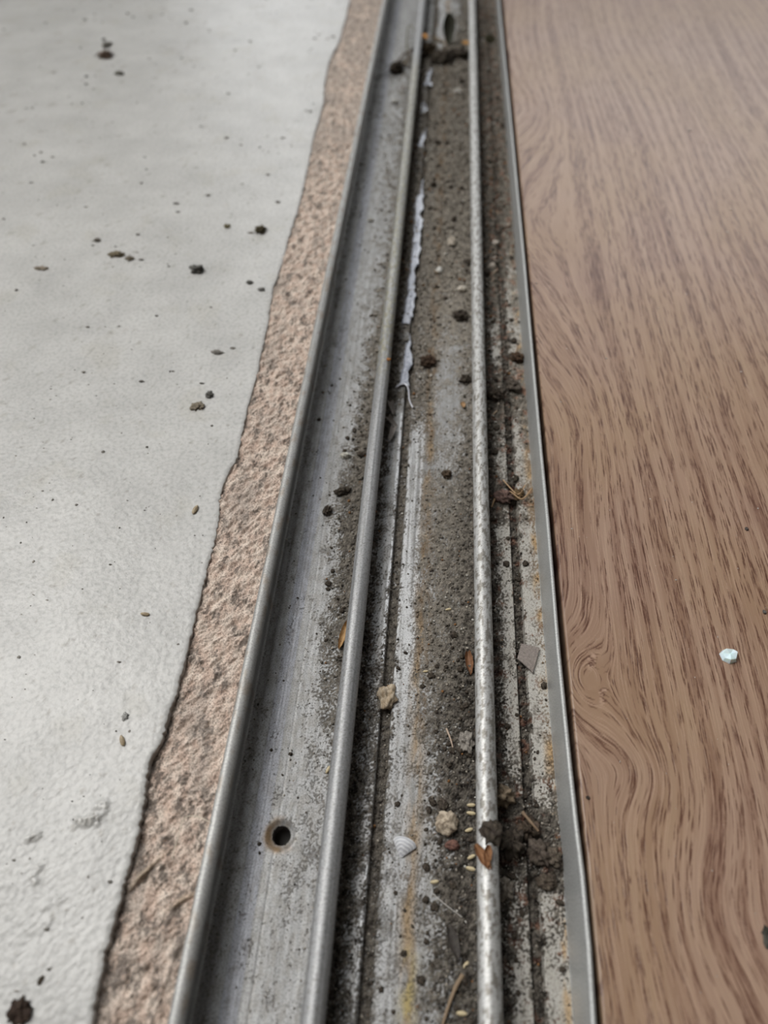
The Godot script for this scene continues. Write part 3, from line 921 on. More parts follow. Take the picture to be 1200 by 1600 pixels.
func rest_height(x: float, z: float, on: String) -> float:
	match on:
		"concrete": return concrete_height(x, z)
		"wood": return 13.3
		"mortar": return mortar_height(x, z)
		"rail": return 12.8
	return plate_height(x) + maxf(soil_height(x, z), 0.0)

func lay(mesh: Mesh, called: String, mat: Material, x: float, z: float, on: String, label: String, category: String, group := "", sink := 0.2, turn := 0.0) -> MeshInstance3D:
	var o := put(mesh, called, mat)
	o.position = Vector3(x, rest_height(x, z, on) - sink, z) * MM
	o.rotation.y = turn
	tag(o, label, category, group)
	return o

func ribbon(pts: Array, widths: Array, thick: float, tint: Color) -> ArrayMesh:
	# a smear of sealant: a rounded strip along points
	var pos := PackedVector3Array()
	var col := PackedColorArray()
	for k in pts.size():
		var t: Vector3 = (pts[mini(k + 1, pts.size() - 1)] - pts[maxi(k - 1, 0)]).normalized()
		var side := t.cross(Vector3.UP).normalized()
		for s in 9:
			var u := s / 8.0 * 2.0 - 1.0
			var w: float = widths[mini(k, widths.size() - 1)] * 1.55 * (1.0 + (0.5 if u > 0.0 else 1.1) * noises.patch.get_noise_2d(pts[k].z * 1.1, 29.0 * signf(u)))
			pos.append(pts[k] + side * u * w * 0.5 + Vector3.UP * (thick * sqrt(maxf(0.0, 1.0 - u * u)) * (1.0 + 0.5 * noises.speck.get_noise_2d(pts[k].z * 0.5, u * 2.0)) - 0.1))
			var tone: float = 1.0 + 0.5 * noises.speck.get_noise_2d(pts[k].z * 0.5, u * 2.0)
			col.append(Color(tint.r * tone, tint.g * tone, tint.b * tone))
	return surface(9, pts.size(), pos, col)

func curl(amount: float, lift := 0.0) -> Callable:
	return func(u: float, v: float) -> float: return amount * pow(absf(u * 2.0 - 1.0), 2.0) + lift * v * v

func flat_leaf(length: float, wide: float) -> Array:
	return [Vector3(-wide * 0.35, 0, length / 2), Vector3(wide * 0.3, 0, length / 2), Vector3(wide * 0.5, 0, -length / 2), Vector3(-wide * 0.5, 0, -length / 2)]

func shell() -> void:
	var pos := PackedVector3Array()
	var col := PackedColorArray()
	var n := 22
	for j in n * 2 + 2:
		var under := j > n
		var v := float(j if not under else n * 2 + 1 - j) / n
		for i in n + 1:
			var u := float(i) / n * 2.0 - 1.0
			var r := 0.3 + 4.9 * v * (1.0 - 0.16 * pow(absf(u), 3.0))
			var a := u * 0.80
			var wave := v * 5.2 + 0.12 * sin(u * 5.0)
			var y := 1.5 * sin(v * 2.3) * (1.0 - 0.6 * u * u) + 0.09 * sin(wave * TAU) * smoothstep(0.15, 0.4, v)
			pos.append(Vector3(r * sin(a), maxf(y, 0.0) + (0.0 if under else 0.3), 2.4 - r * cos(a * 0.72)))
			var band: float = smoothstep(-0.3, 0.9, sin(wave * TAU) + 0.6 * noises.speck.get_noise_2d(u * 4.0, v * 6.0))
			col.append(Color(0.42, 0.43, 0.46).lerp(Color(0.64, 0.65, 0.66), band))
	lay(surface(n + 1, n * 2 + 2, pos, col), "shell", M.seed, 3.1, -46.0, "track", "small white ribbed seashell fragment lying on the middle track floor", "shell", "", 0.0, -0.25)

func chip() -> void:
	var st := SurfaceTool.new()
	st.begin(Mesh.PRIMITIVE_TRIANGLES)
	st.set_smooth_group(-1)
	var r := [[-2.3, 0.0, -1.2], [-0.8, 0.0, -2.2], [1.9, 0.0, -1.9], [2.6, 0.0, -0.2], [1.6, 0.0, 2.0], [-0.6, 0.0, 2.3], [-2.2, 0.0, 1.0]]
	var tops := []
	for k in 7: tops.append(Vector3(r[k][0] * 0.78 + [0.1, 0.0, 0.2, 0.1, 0.0, -0.2, 0.0][k], [1.3, 2.2, 1.6, 2.3, 1.5, 2.0, 1.2][k], r[k][2] * 0.75))
	var crown := Vector3(0.1, 1.75, -0.1)
	for k in 7:
		var a := Vector3(r[k][0], 0.15, r[k][2])
		var q := (k + 1) % 7
		var b := Vector3(r[q][0], 0.15, r[q][2])
		for tri in [[a, b, tops[q]], [a, tops[q], tops[k]], [tops[k], tops[q], crown], [b, a, Vector3.ZERO]]:
			for p in [tri[0], tri[2], tri[1]]: st.add_vertex(p * MM)
	st.generate_normals()
	lay(st.commit(), "plastic_chip", M.clear_chip, 95.2, -102.0, "wood", "small translucent white chip lying on the oak floor", "chip", "", -0.02, 0.2)

func sealant() -> void:
	var blue := Color(0.34, 0.365, 0.43)
	var smear := func(pts: Array, widths: Array, label: String) -> void:
		var line := []
		for p in pts: line.append(Vector3(p.x, plate_height(p.x) + maxf(soil_height(p.x, p.z), 0.0) * 0.6 + 0.25 + p.y, p.z))
		line = smooth_line(line, 24)
		var ws := []
		for k in line.size():
			var f := float(k) / (line.size() - 1) * (widths.size() - 1)
			var a := int(floor(f))
			ws.append(lerpf(widths[a], widths[mini(a + 1, widths.size() - 1)], f - a))
		var o := put(ribbon(line, ws, 0.5, blue), "sealant_strip", M.silicone)
		tag(o, label, "sealant", "strips of sealant in the track")
	smear.call([Vector3(-5.2, 0, -404), Vector3(-5.6, 0, -375), Vector3(-5.6, 0, -345), Vector3(-6.0, 0, -315), Vector3(-6.3, 0, -290), Vector3(-7.4, 0, -268)], [1.6, 2.6, 2.4, 2.0, 2.6, 2.2], "longest strip of glossy bluish sealant beside the mossy rail")
	smear.call([Vector3(-5.4, 0.3, -262), Vector3(-5.6, 0.2, -248), Vector3(-5.9, 0.2, -236), Vector3(-6.6, 0.2, -226)], [0.8, 1.9, 2.0, 2.6], "short glossy bluish sealant strip ending in a white curl")
	smear.call([Vector3(-5.4, 0, -470), Vector3(-6.2, 0, -455), Vector3(-7.6, 0, -440)], [1.6, 2.4, 2.6], "stub of bluish sealant just beyond the longest strip")
	smear.call([Vector3(-7.2, 0, -505), Vector3(-7.8, 0, -488)], [1.8, 3.2], "small dark blob of bluish sealant before the debris nest")
	smear.call([Vector3(-5.6, 0, -560), Vector3(-5.9, 0, -543), Vector3(-6.4, 0, -530)], [1.8, 2.4, 3.0], "farthest bright sealant blob under the debris nest")
	var hook := tube(smooth_line([Vector3(-9.6, 1.6, -224.5), Vector3(-7.8, 2.0, -226.0), Vector3(-5.6, 2.2, -226.0), Vector3(-4.2, 2.0, -223.0), Vector3(-3.6, 1.6, -217.5), Vector3(-2.0, 1.0, -213.5)]), [0.3, 0.4, 0.5, 0.5, 0.45, 0.42, 0.4, 0.4, 0.38, 0.36, 0.34, 0.32, 0.3, 0.28, 0.26], Color(0.62, 0.64, 0.72))
	tag(put(hook, "sealant_curl", M.silicone), "thin white curl of dried sealant with a thread-like tail", "sealant")

func crumb_label(start: String, places: Array, z: float) -> String:
	for q in places:
		if z < q[0]: return start + q[1]
	return start

func debris() -> void:
	sealant()
	shell()
	chip()
	# stones
	var stones := [
		["stone", Vector3(2.8, 2.5, 3.7), 44, 0.55, 1.0, -3.9, -88.0, Color(0.36, 0.27, 0.17), Color(0.60, 0.51, 0.39), "angular tan stone lying across the groove of the middle channel"],
		["stone", Vector3(2.9, 2.1, 2.8), 52, 0.5, 1.1, 14.4, -53.2, Color(0.22, 0.17, 0.12), Color(0.62, 0.53, 0.41), "round beige pebble with dark pits among soil beside the speckled rail"],
		["pebble", Vector3(1.9, 1.3, 1.2), 53, 0.4, 0.9, 16.0, -47.8, Color(0.10, 0.05, 0.04), Color(0.24, 0.12, 0.09), "dark reddish pebble just below the round beige pebble"],
		["pebble", Vector3(1.7, 1.2, 1.3), 54, 0.5, 1.1, -26.7, -185.4, Color(0.45, 0.44, 0.37), Color(0.72, 0.71, 0.64), "small white crumb at the edge of soil in the left channel"],
		["pebble", Vector3(1.5, 1.2, 2.4), 55, 0.3, 0.8, 6.7, -311.0, Color(0.5, 0.49, 0.45), Color(0.68, 0.67, 0.63), "oval white pebble in the middle channel right of the sealant"],
		["pebble", Vector3(2.1, 1.3, 1.9), 56, 0.4, 0.9, 18.1, -296.0, Color(0.40, 0.35, 0.28), Color(0.66, 0.61, 0.53), "tilted cream pebble against soil near the speckled rail"],
		["pebble", Vector3(1.9, 1.4, 3.3), 57, 0.6, 1.0, 12.4, -336.0, Color(0.36, 0.31, 0.25), Color(0.54, 0.48, 0.40), "pointed tan pebble in the middle channel behind the oval white one"],
		["pebble", Vector3(1.8, 1.3, 1.9), 58, 0.4, 0.9, 35.0, -337.0, Color(0.38, 0.33, 0.28), Color(0.58, 0.53, 0.47), "pale pinkish pebble deep in the right channel soil"],
		["pebble", Vector3(1.6, 1.2, 1.6), 59, 0.4, 0.9, 32.9, -316.5, Color(0.42, 0.36, 0.30), Color(0.66, 0.60, 0.53), "small cream pebble in the right channel next to the rail"],
		["stone", Vector3(2.0, 1.4, 2.6), 60, 1.0, 1.2, 19.5, -75.5, Color(0.13, 0.115, 0.10), Color(0.36, 0.33, 0.29), "pitted grey stone in the soil close to the speckled rail"],
		["pebble", Vector3(1.5, 0.9, 1.0), 61, 0.5, 1.2, -31.0, -357.0, Color(0.4, 0.38, 0.34), Color(0.65, 0.64, 0.6), "pale grit piece on clean metal in the left channel"],
		["pebble", Vector3(2.6, 1.4, 2.2), 62, 0.4, 0.9, -27.0, -505.0, Color(0.42, 0.41, 0.38), Color(0.62, 0.61, 0.58), "pale flat pebble before the debris nest in the left channel"],
		["pebble", Vector3(2.4, 1.5, 2.4), 63, 0.5, 1.0, 14.5, -520.0, Color(0.42, 0.39, 0.34), Color(0.66, 0.64, 0.6), "whitish pebble on soil in the far middle channel"],
	]
	for s in stones:
		lay(blob(s[1], s[2], s[3], s[4], 30, 20, 0.15, s[7], s[8]), s[0], M.stone, s[5], s[6], "track", s[9], s[0], "", 0.25, 0.0)
	# clods of soil
	var k1 := Color(0.022, 0.018, 0.015)
	var k2 := Color(0.11, 0.092, 0.074)
	var clods := [
		[Vector3(2.7, 1.4, 1.6), -26.0, -167.2, k1, k2, "flat black clod on soil in the left channel"],
		[Vector3(1.4, 1.3, 2.0), -30.4, -157.8, k1, k2, "black clod standing at the soil's edge in the left channel"],
		[Vector3(3.0, 1.8, 3.2), 3.2, -242.0, k1, Color(0.13, 0.085, 0.06), "dark clod with reddish bits beside the short sealant strip"],
		[Vector3(2.9, 2.0, 3.2), 17.6, -275.0, k1, k2, "black hairy clod on soil touching the speckled rail"],
		[Vector3(3.0, 2.4, 3.2), 31.4, -49.0, k1, k2, "largest black clod packed against the speckled rail's right side"],
		[Vector3(3.2, 2.4, 2.6), 36.0, -53.0, k1, Color(0.13, 0.10, 0.075), "dark clod over the right groove behind the black clump"],
		[Vector3(2.8, 2.2, 2.8), 38.6, -47.5, Color(0.05, 0.04, 0.034), Color(0.17, 0.14, 0.115), "brown clod on the right ledge before the flange"],
		[Vector3(2.2, 1.6, 2.4), 42.0, -46.5, Color(0.06, 0.05, 0.04), Color(0.2, 0.165, 0.13), "brown clod pressed against the right flange"],
		[Vector3(2.0, 1.5, 2.2), 40.2, -40.6, Color(0.05, 0.04, 0.034), Color(0.16, 0.13, 0.1), "small brown clod below the clump on the right ledge"],
		[Vector3(3.0, 3.6, 2.5), 29.2, -60.5, Color(0.09, 0.07, 0.05), Color(0.34, 0.27, 0.19), "fuzzy light brown clod leaning on the speckled rail"],
		[Vector3(2.4, 2.6, 2.4), 28.9, -38.0, Color(0.10, 0.085, 0.07), Color(0.28, 0.25, 0.21), "greyish clod hanging at the speckled rail below the orange husk"],
		[Vector3(3.0, 1.6, 2.4), 33.5, -168.0, Color(0.06, 0.045, 0.04), Color(0.26, 0.17, 0.145), "pinkish brown clod tangled with roots in the right channel"],
		[Vector3(2.4, 1.4, 1.8), 39.0, -170.0, Color(0.05, 0.04, 0.03), Color(0.26, 0.17, 0.09), "rusty clod right of the root tangle"],
		[Vector3(3.2, 2.0, 2.2), 42.2, -247.0, k1, Color(0.14, 0.09, 0.06), "dark red-brown clod in the corner of the right flange"],
		[Vector3(3.2, 1.9, 3.0), 31.5, -222.0, k1, k2, "wide dark clod across the left ledge of the right channel"],
		[Vector3(3.2, 1.7, 2.8), 39.5, -228.0, Color(0.04, 0.034, 0.03), Color(0.16, 0.135, 0.11), "grey-brown clod across the right ledge before the flange"],
		[Vector3(2.2, 1.5, 2.4), 19.4, -232.0, k1, k2, "small black clod by the speckled rail near the tan strip"],
		[Vector3(1.8, 1.2, 1.6), 12.6, -178.0, k1, Color(0.14, 0.10, 0.07), "lone dark clod in the middle channel beside the rail"],
		[Vector3(4.4, 3.4, 5.0), -29.0, -556.0, k1, k2, "black clod left of the mossy rail at the debris nest"],
		[Vector3(7.5, 3.4, 9.0), 3.0, -574.0, k1, k2, "large dark clod of the debris nest in the middle channel"],
		[Vector3(6.0, 3.0, 9.0), 13.0, -582.0, k1, k2, "dark clod between the nest and the speckled rail"],
		[Vector3(3.6, 5.0, 8.0), -9.5, -584.0, k1, Color(0.12, 0.09, 0.06), "dark clod wedged right of the mossy rail at the nest"],
		[Vector3(3.4, 2.4, 5.0), 38.0, -617.0, k1, Color(0.09, 0.085, 0.05), "greenish black clod at the far end of the right channel"],
	]
	var at := 0
	for c in clods:
		at += 1
		lay(blob(c[0], 100 + at, 0.85, 1.5, 24, 16, 0.2, c[3], c[4]), "soil_clod", M.soil, c[1], c[2], "track", c[5], "soil clod", "named clods in the track", 0.4, rng.randf() * TAU)
	# smaller clods that nothing tells apart within their patch
	var variants := []
	for v in 6: variants.append(blob(Vector3(1.0, 0.8, 1.0), 200 + v, 0.7, 1.3, 12, 8, 0.2, k1, Color(0.12, 0.10, 0.08)))
	var patches := [
		[26, -28.0, -18.5, -228.0, -100.0, 0.45, 1.0, "small soil crumb along the mossy rail's left side", "soil crumbs along the mossy rail"],
		[64, 8.5, 21.0, -112.0, 2.0, 0.45, 1.15, "small black soil crumb left of the speckled rail", "black crumbs in the near middle channel"],
		[40, 27.0, 44.0, -120.0, 2.0, 0.4, 1.0, "small soil crumb in the near right channel", "crumbs in the near right channel"],
		[34, 27.0, 44.0, -300.0, -125.0, 0.6, 1.4, "small soil crumb in the right channel", "crumbs in the upper right channel"],
		[44, 0.0, 21.0, -560.0, -285.0, 0.8, 1.9, "soil crumb in the far middle channel", "crumbs in the far middle channel"],
		[30, 27.0, 44.0, -560.0, -305.0, 0.8, 1.9, "soil crumb in the far right channel", "crumbs in the far right channel"],
		[16, -42.0, -29.0, -420.0, -20.0, 0.3, 0.7, "tiny dark crumb on bare left channel metal", "crumbs on the bare left channel"],
		[14, -4.0, 7.0, -110.0, -2.0, 0.35, 0.8, "tiny dark crumb on scraped middle channel metal", "crumbs on the scraped metal"],
	]
	var near_to := {
		"black crumbs in the near middle channel": [[-88.0, " above the pitted grey stone"], [-64.0, " around the pitted grey stone"], [-36.0, " around the round beige pebble"], [99.0, " around the curved twig"]],
		"crumbs in the near right channel": [[-66.0, " between flake and black clump"], [-36.0, " around the black clump"], [99.0, " nearer than the black clump"]],
		"crumbs in the upper right channel": [[-240.0, " beyond the wide dark clod"], [-200.0, " around the wide dark clod"], [-180.0, " just beyond the root tangle"], [99.0, " between root tangle and flake"]],
		"crumbs in the far middle channel": [[-440.0, " behind the whitish pebbles"], [-345.0, " beyond the pointed tan pebble"], [99.0, " around the white pebbles"]],
		"crumbs in the far right channel": [[-440.0, " near the debris nest"], [-345.0, " beyond the pinkish pebble"], [99.0, " around the cream pebble"]],
		"soil crumbs along the mossy rail": [[-190.0, " beyond the white crumb"], [-150.0, " around the two black clods"], [99.0, " near the curled leaf"]],
		"crumbs on the bare left channel": [[-200.0, " far from the screw hole"], [-90.0, " halfway along"], [99.0, " near the screw hole"]],
		"crumbs on the scraped metal": [[-70.0, " around the tan stone"], [99.0, " around the shell"]],
	}
	for p in patches:
		for n in p[0]:
			var x := rng.randf_range(p[1], p[2])
			var z := rng.randf_range(p[3], p[4])
			if Vector2(x, z).distance_to(HOLE) < 4.5: x -= 6.0
			var s := lerpf(p[5], p[6], pow(rng.randf(), 2.0))
			var o := lay(variants[rng.randi() % 6], "soil_crumb", M.soil, x, z, "track", crumb_label(p[7], near_to[p[8]], z), "soil crumb", p[8], 0.25 * s, rng.randf() * TAU)
			o.scale = Vector3(s * rng.randf_range(0.8, 1.4), s * rng.randf_range(0.7, 1.0), s * rng.randf_range(0.8, 1.4))
	# seeds
	var seed_mesh := blob(Vector3(1.45, 0.55, 0.62), 301, 0.12, 0.9, 14, 9, 0.1, Color(0.36, 0.28, 0.15), Color(0.62, 0.54, 0.36))
	var seeds := [
		[21.0, -58.2, 0.1, 1.0, "upper of two pale grass seeds touching the speckled rail"],
		[21.0, -56.2, -0.05, 1.1, "lower of two pale grass seeds touching the speckled rail"],
		[20.4, -51.8, 0.4, 1.0, "thin brownish seed under the pair of grass seeds"],
		[21.0, -45.2, 0.5, 1.0, "pale seed half under the orange husk"],
		[20.8, -42.4, -0.15, 1.1, "yellow-green seed just below the orange husk"],
		[-19.2, -65.4, 1.2, 1.0, "cream round seed touching the mossy rail in the left channel"],
		[7.3, -97.2, 0.2, 0.75, "small golden seed in the middle channel right of the tan stone"],
		[14.0, -119.6, 0.3, 0.9, "curled golden seed husk on soil in the middle channel"],
		[11.6, -38.8, 0.2, 1.0, "orange-brown husk piece on the rusty streak"],
		[18.6, -11.5, 0.0, 1.1, "yellow seed by the curved twig"],
		[19.6, -21.2, 0.9, 0.9, "white seed right of the dark leaf blade"],
	]
	for s in seeds:
		var o := lay(seed_mesh, "seed", M.seed, s[0], s[1], "track", s[4], "seed", "seeds in the track", 0.1, s[2])
		o.scale = Vector3.ONE * s[3] * 0.8
	# leaves, husks and flakes
	var flake := sheet([Vector3(-3.6, 0, 0.6), Vector3(0.9, 0, 5.2), Vector3(3.5, 0, -3.2), Vector3(-2.2, 0, -4.4)], func(u: float, v: float) -> float: return 0.25 * sin(u * 3.0) + 0.35 * v + 0.2 * u * v, 0.45, Color(0.22, 0.19, 0.17), Color(0.33, 0.285, 0.26), 71, 18)
	lay(flake, "grey_flake", M.stone, 39.2, -104.0, "track", "flat pinkish grey flake lying over the right groove beside the flange", "flake", "", -0.3, 0.0)
	lay(sheet(flat_leaf(9.5, 2.2), curl(1.0, 1.2), 0.12, Color(0.26, 0.14, 0.05), Color(0.46, 0.30, 0.14), 72, 14, true), "dry_leaf", M.plant, -19.2, -107.5, "track", "curled orange-brown dry leaf leaning on the mossy rail's left side", "dry leaf", "", -0.2, -0.2)
	lay(sheet(flat_leaf(7.5, 2.4), curl(1.3, 0.6), 0.12, Color(0.12, 0.05, 0.025), Color(0.26, 0.13, 0.06), 73, 14, true), "dry_leaf", M.plant, 20.6, -100.5, "track", "dark red-brown curled leaf standing beside the speckled rail", "dry leaf", "", -0.3, 0.12)
	lay(sheet(flat_leaf(7.0, 2.6), curl(0.5, 0.4), 0.15, Color(0.018, 0.015, 0.013), Color(0.06, 0.05, 0.042), 74, 14, true), "dry_leaf", M.plant, 16.6, -25.5, "track", "black leaf blade lying in the nearest middle channel soil", "dry leaf", "", -0.4, 0.35)
	lay(sheet(flat_leaf(4.0, 1.8), curl(0.6, 0.2), 0.15, Color(0.22, 0.12, 0.05), Color(0.42, 0.27, 0.14), 75, 14, true), "dry_leaf", M.plant, 15.6, -7.2, "track", "small orange leaf scrap below the curved twig", "dry leaf", "", -0.3, 0.2)
	lay(sheet(flat_leaf(3.2, 2.2), curl(0.7, 0.3), 0.14, Color(0.28, 0.13, 0.04), Color(0.45, 0.25, 0.09), 76, 14, true), "dry_leaf", M.plant, 30.4, -221.0, "track", "small orange leaf scrap in the right channel on the wide dark clod", "dry leaf", "", -1.5, 0.9)
	lay(sheet(flat_leaf(3.0, 2.0), curl(0.6, 0.3), 0.14, Color(0.22, 0.12, 0.05), Color(0.4, 0.25, 0.12), 77, 14, true), "dry_leaf", M.plant, 18.5, -216.0, "track", "small brown leaf scrap left of the speckled rail by the tan strip", "dry leaf", "", -0.5, 0.3)
	lay(sheet(flat_leaf(6.0, 5.0), curl(1.2, 1.0), 0.15, Color(0.34, 0.14, 0.02), Color(0.55, 0.27, 0.05), 78, 14, true), "dry_leaf", M.plant, -11.0, -590.0, "track", "orange leaf scrap in the debris nest right of the mossy rail", "dry leaf", "", -9.5, 0.6)
	lay(sheet(flat_leaf(5.5, 6.5), curl(1.0, 0.8), 0.15, Color(0.30, 0.14, 0.03), Color(0.50, 0.27, 0.07), 79, 14, true), "dry_leaf", M.plant, 19.0, -588.0, "track", "orange leaf scrap at the far end beside the speckled rail", "dry leaf", "", -6.5, 1.3)
	lay(sheet(flat_leaf(11.0, 4.5), curl(1.6, 2.0), 0.2, Color(0.10, 0.075, 0.05), Color(0.30, 0.25, 0.18), 82, 14, true), "dry_leaf", M.plant, -1.5, -592.0, "track", "pale brown curled leaf lying across the debris nest", "dry leaf", "", -6.5, 1.0)
	lay(sheet(flat_leaf(9.0, 4.0), curl(1.4, 1.2), 0.2, Color(0.05, 0.04, 0.03), Color(0.16, 0.13, 0.09), 83, 14, true), "dry_leaf", M.plant, -24.0, -566.0, "track", "dull brown curled leaf beside the black clod left of the mossy rail", "dry leaf", "", -1.0, 0.5)
	var dark_leaf := lay(sheet(flat_leaf(20.0, 9.0), curl(2.0, 3.0), 0.2, Color(0.02, 0.02, 0.014), Color(0.07, 0.07, 0.045), 80, 14, true), "dry_leaf", M.plant, 6.8, -612.0, "track", "dark green-black leaf standing up behind the debris nest", "dry leaf", "", -8.0, 0.1)
	dark_leaf.rotation.x = 0.9
	var husk := base("husk", Vector3(23.3, 12.6, -43.0))
	tag(husk, "forked orange-brown husk resting on top of the speckled rail", "husk")
	husk.rotation = Vector3(0.1, 0.25, 0.15)
	for lobe in [[-0.55, 0.32, 6.4, 2.3, 0.35], [0.75, -0.35, 4.8, 1.9, 0.2]]:
		var leaf := put(sheet(flat_leaf(lobe[2], lobe[3]), curl(1.1, 0.9), 0.16, Color(0.15, 0.065, 0.03), Color(0.40, 0.21, 0.10), 81 + int(lobe[2]), 14, true), "lobe", M.plant, husk)
		leaf.position = Vector3(lobe[0], lobe[4], 0.0) * MM
		leaf.rotation.y = lobe[1]
	lay(blob(Vector3(0.9, 0.6, 0.8), 310, 0.5, 1.2, 12, 8, 0.1, Color(0.2, 0.08, 0.02), Color(0.4, 0.17, 0.04)), "husk", M.plant, -12.9, -229.0, "rail", "tiny orange husk stuck on the mossy rail's right side", "husk", "", 0.8)
	lay(blob(Vector3(2.4, 1.0, 3.0), 311, 0.7, 1.4, 18, 12, 0.2, k1, k2), "soil_clod", M.soil, 25.0, -49.0, "rail", "black soil smear stuck on top of the speckled rail above the husk", "soil clod", "named clods in the track", 0.75)
	for p in [[-10.4, -212.0, 0.3, "upper pale papery scrap between the mossy rail and the bright ledge"], [-9.9, -203.5, 0.7, "middle pale papery scrap between the mossy rail and the bright ledge"], [-9.4, -197.0, -0.2, "lower pale papery scrap between the mossy rail and the bright ledge"]]:
		lay(sheet(flat_leaf(6.0, 2.4), curl(1.2, 1.4), 0.12, Color(0.20, 0.18, 0.16), Color(0.46, 0.43, 0.40), 90 + int(p[2] * 10)), "papery_scrap", M.plant, p[0], p[1], "track", p[3], "scrap", "papery scraps beside the mossy rail", -0.6, p[2])
	# twigs, roots and hairs
	var sticks := [
		["twig", [Vector3(18.8, 1.4, -19.0), Vector3(17.2, 1.9, -16.6), Vector3(15.6, 1.8, -13.0), Vector3(14.2, 1.2, -9.0)], 0.55, Color(0.22, 0.16, 0.10), "curved brown twig on the nearest middle channel soil"],
		["twig", [Vector3(14.0, 0.9, -79.5), Vector3(15.3, 1.3, -76.0), Vector3(16.0, 1.0, -73.5)], 0.3, Color(0.40, 0.31, 0.24), "short pale twig left of the pitted grey stone"],
		["root", [Vector3(29.0, 1.6, -163.0), Vector3(31.0, 2.3, -168.0), Vector3(35.5, 2.5, -170.0), Vector3(40.0, 2.2, -167.0), Vector3(43.8, 2.4, -172.0)], 0.32, Color(0.34, 0.22, 0.12), "looping tan root across the right channel clod"],
		["root", [Vector3(33.5, 2.0, -176.0), Vector3(36.0, 2.7, -171.5), Vector3(38.8, 2.4, -169.0), Vector3(41.6, 2.0, -174.0)], 0.22, Color(0.42, 0.28, 0.16), "thin orange root arching over the right groove"],
		["twig", [Vector3(34.6, 3.0, -57.0), Vector3(37.0, 3.6, -54.0), Vector3(38.6, 3.2, -52.4)], 0.45, Color(0.20, 0.14, 0.09), "stubby twig sticking out of the right channel clump"],
		["twig", [Vector3(-33.5, 1.0, -560.0), Vector3(-29.0, 3.0, -566.0), Vector3(-24.5, 5.5, -574.0), Vector3(-20.0, 8.0, -570.0), Vector3(-22.0, 5.0, -560.0)], 0.7, Color(0.12, 0.085, 0.06), "looped dark stalk left of the mossy rail at the nest"],
		["twig", [Vector3(-43.5, 0.6, -541.0), Vector3(-38.0, 1.0, -548.0), Vector3(-31.0, 1.6, -554.0)], 0.4, Color(0.06, 0.05, 0.045), "straight dark twig pointing at the left flange"],
		["stalk", [Vector3(-22.8, 1.0, -588.0), Vector3(-24.0, 6.0, -596.0), Vector3(-23.6, 12.0, -603.0), Vector3(-21.5, 13.0, -606.0), Vector3(-18.5, 12.5, -596.0)], 0.55, Color(0.13, 0.12, 0.06), "thin greenish stalk looped over the far mossy rail"],
		["twig", [Vector3(-11.5, 4.0, -578.0), Vector3(-6.0, 4.5, -590.0), Vector3(0.5, 4.0, -602.0)], 0.6, Color(0.42, 0.38, 0.33), "pale straight straw across the debris nest"],
		["hair", [Vector3(11.2, 0.9, -36.0), Vector3(14.6, 1.8, -33.5), Vector3(18.6, 1.4, -31.2)], 0.09, Color(0.5, 0.48, 0.45), "fine pale hair over the near middle channel soil"],
		["hair", [Vector3(-53.6, 13.4, -37.0), Vector3(-53.0, 14.6, -42.0), Vector3(-52.2, 15.4, -46.0), Vector3(-49.0, 15.8, -46.5), Vector3(-45.2, 16.2, -45.2)], 0.11, Color(0.62, 0.56, 0.45), "bent pale fibre between the mortar and the left flange"],
	]
	for s in sticks:
		var line := smooth_line(s[1], 6)
		var radii := []
		for k in line.size(): radii.append(s[2] * (1.0 if s[0] in ["hair", "root"] else lerpf(1.0, 0.6, float(k) / line.size())) * (1.0 + 0.25 * noises.speck.get_noise_2d(k * 1.3, s[2] * 50.0)))
		tag(put(tube(line, radii, s[3]), s[0], M.plant), s[4], s[0])
	for n in 18:
		var x := rng.randf_range(28.0, 43.0)
		var z := rng.randf_range(-540.0, -200.0)
		var a := rng.randf() * TAU
		var l := rng.randf_range(2.5, 6.5)
		var d := Vector3(cos(a), 0, sin(a)) * l / 2.0
		d.x = clampf(d.x, -1.4, 1.4)
		var y := rest_height(x, z, "track")
		var line := smooth_line([Vector3(x, y + 0.2, z) - d, Vector3(x, y + 0.9, z + 0.6), Vector3(x, y + 0.3, z) + d], 5)
		tag(put(tube(line, [rng.randf_range(0.16, 0.32)], Color(0.30, 0.20, 0.12).lerp(Color(0.45, 0.36, 0.27), rng.randf())), "rootlet", M.plant), "short tan rootlet in the far right channel soil", "root", "rootlets in the right channel")
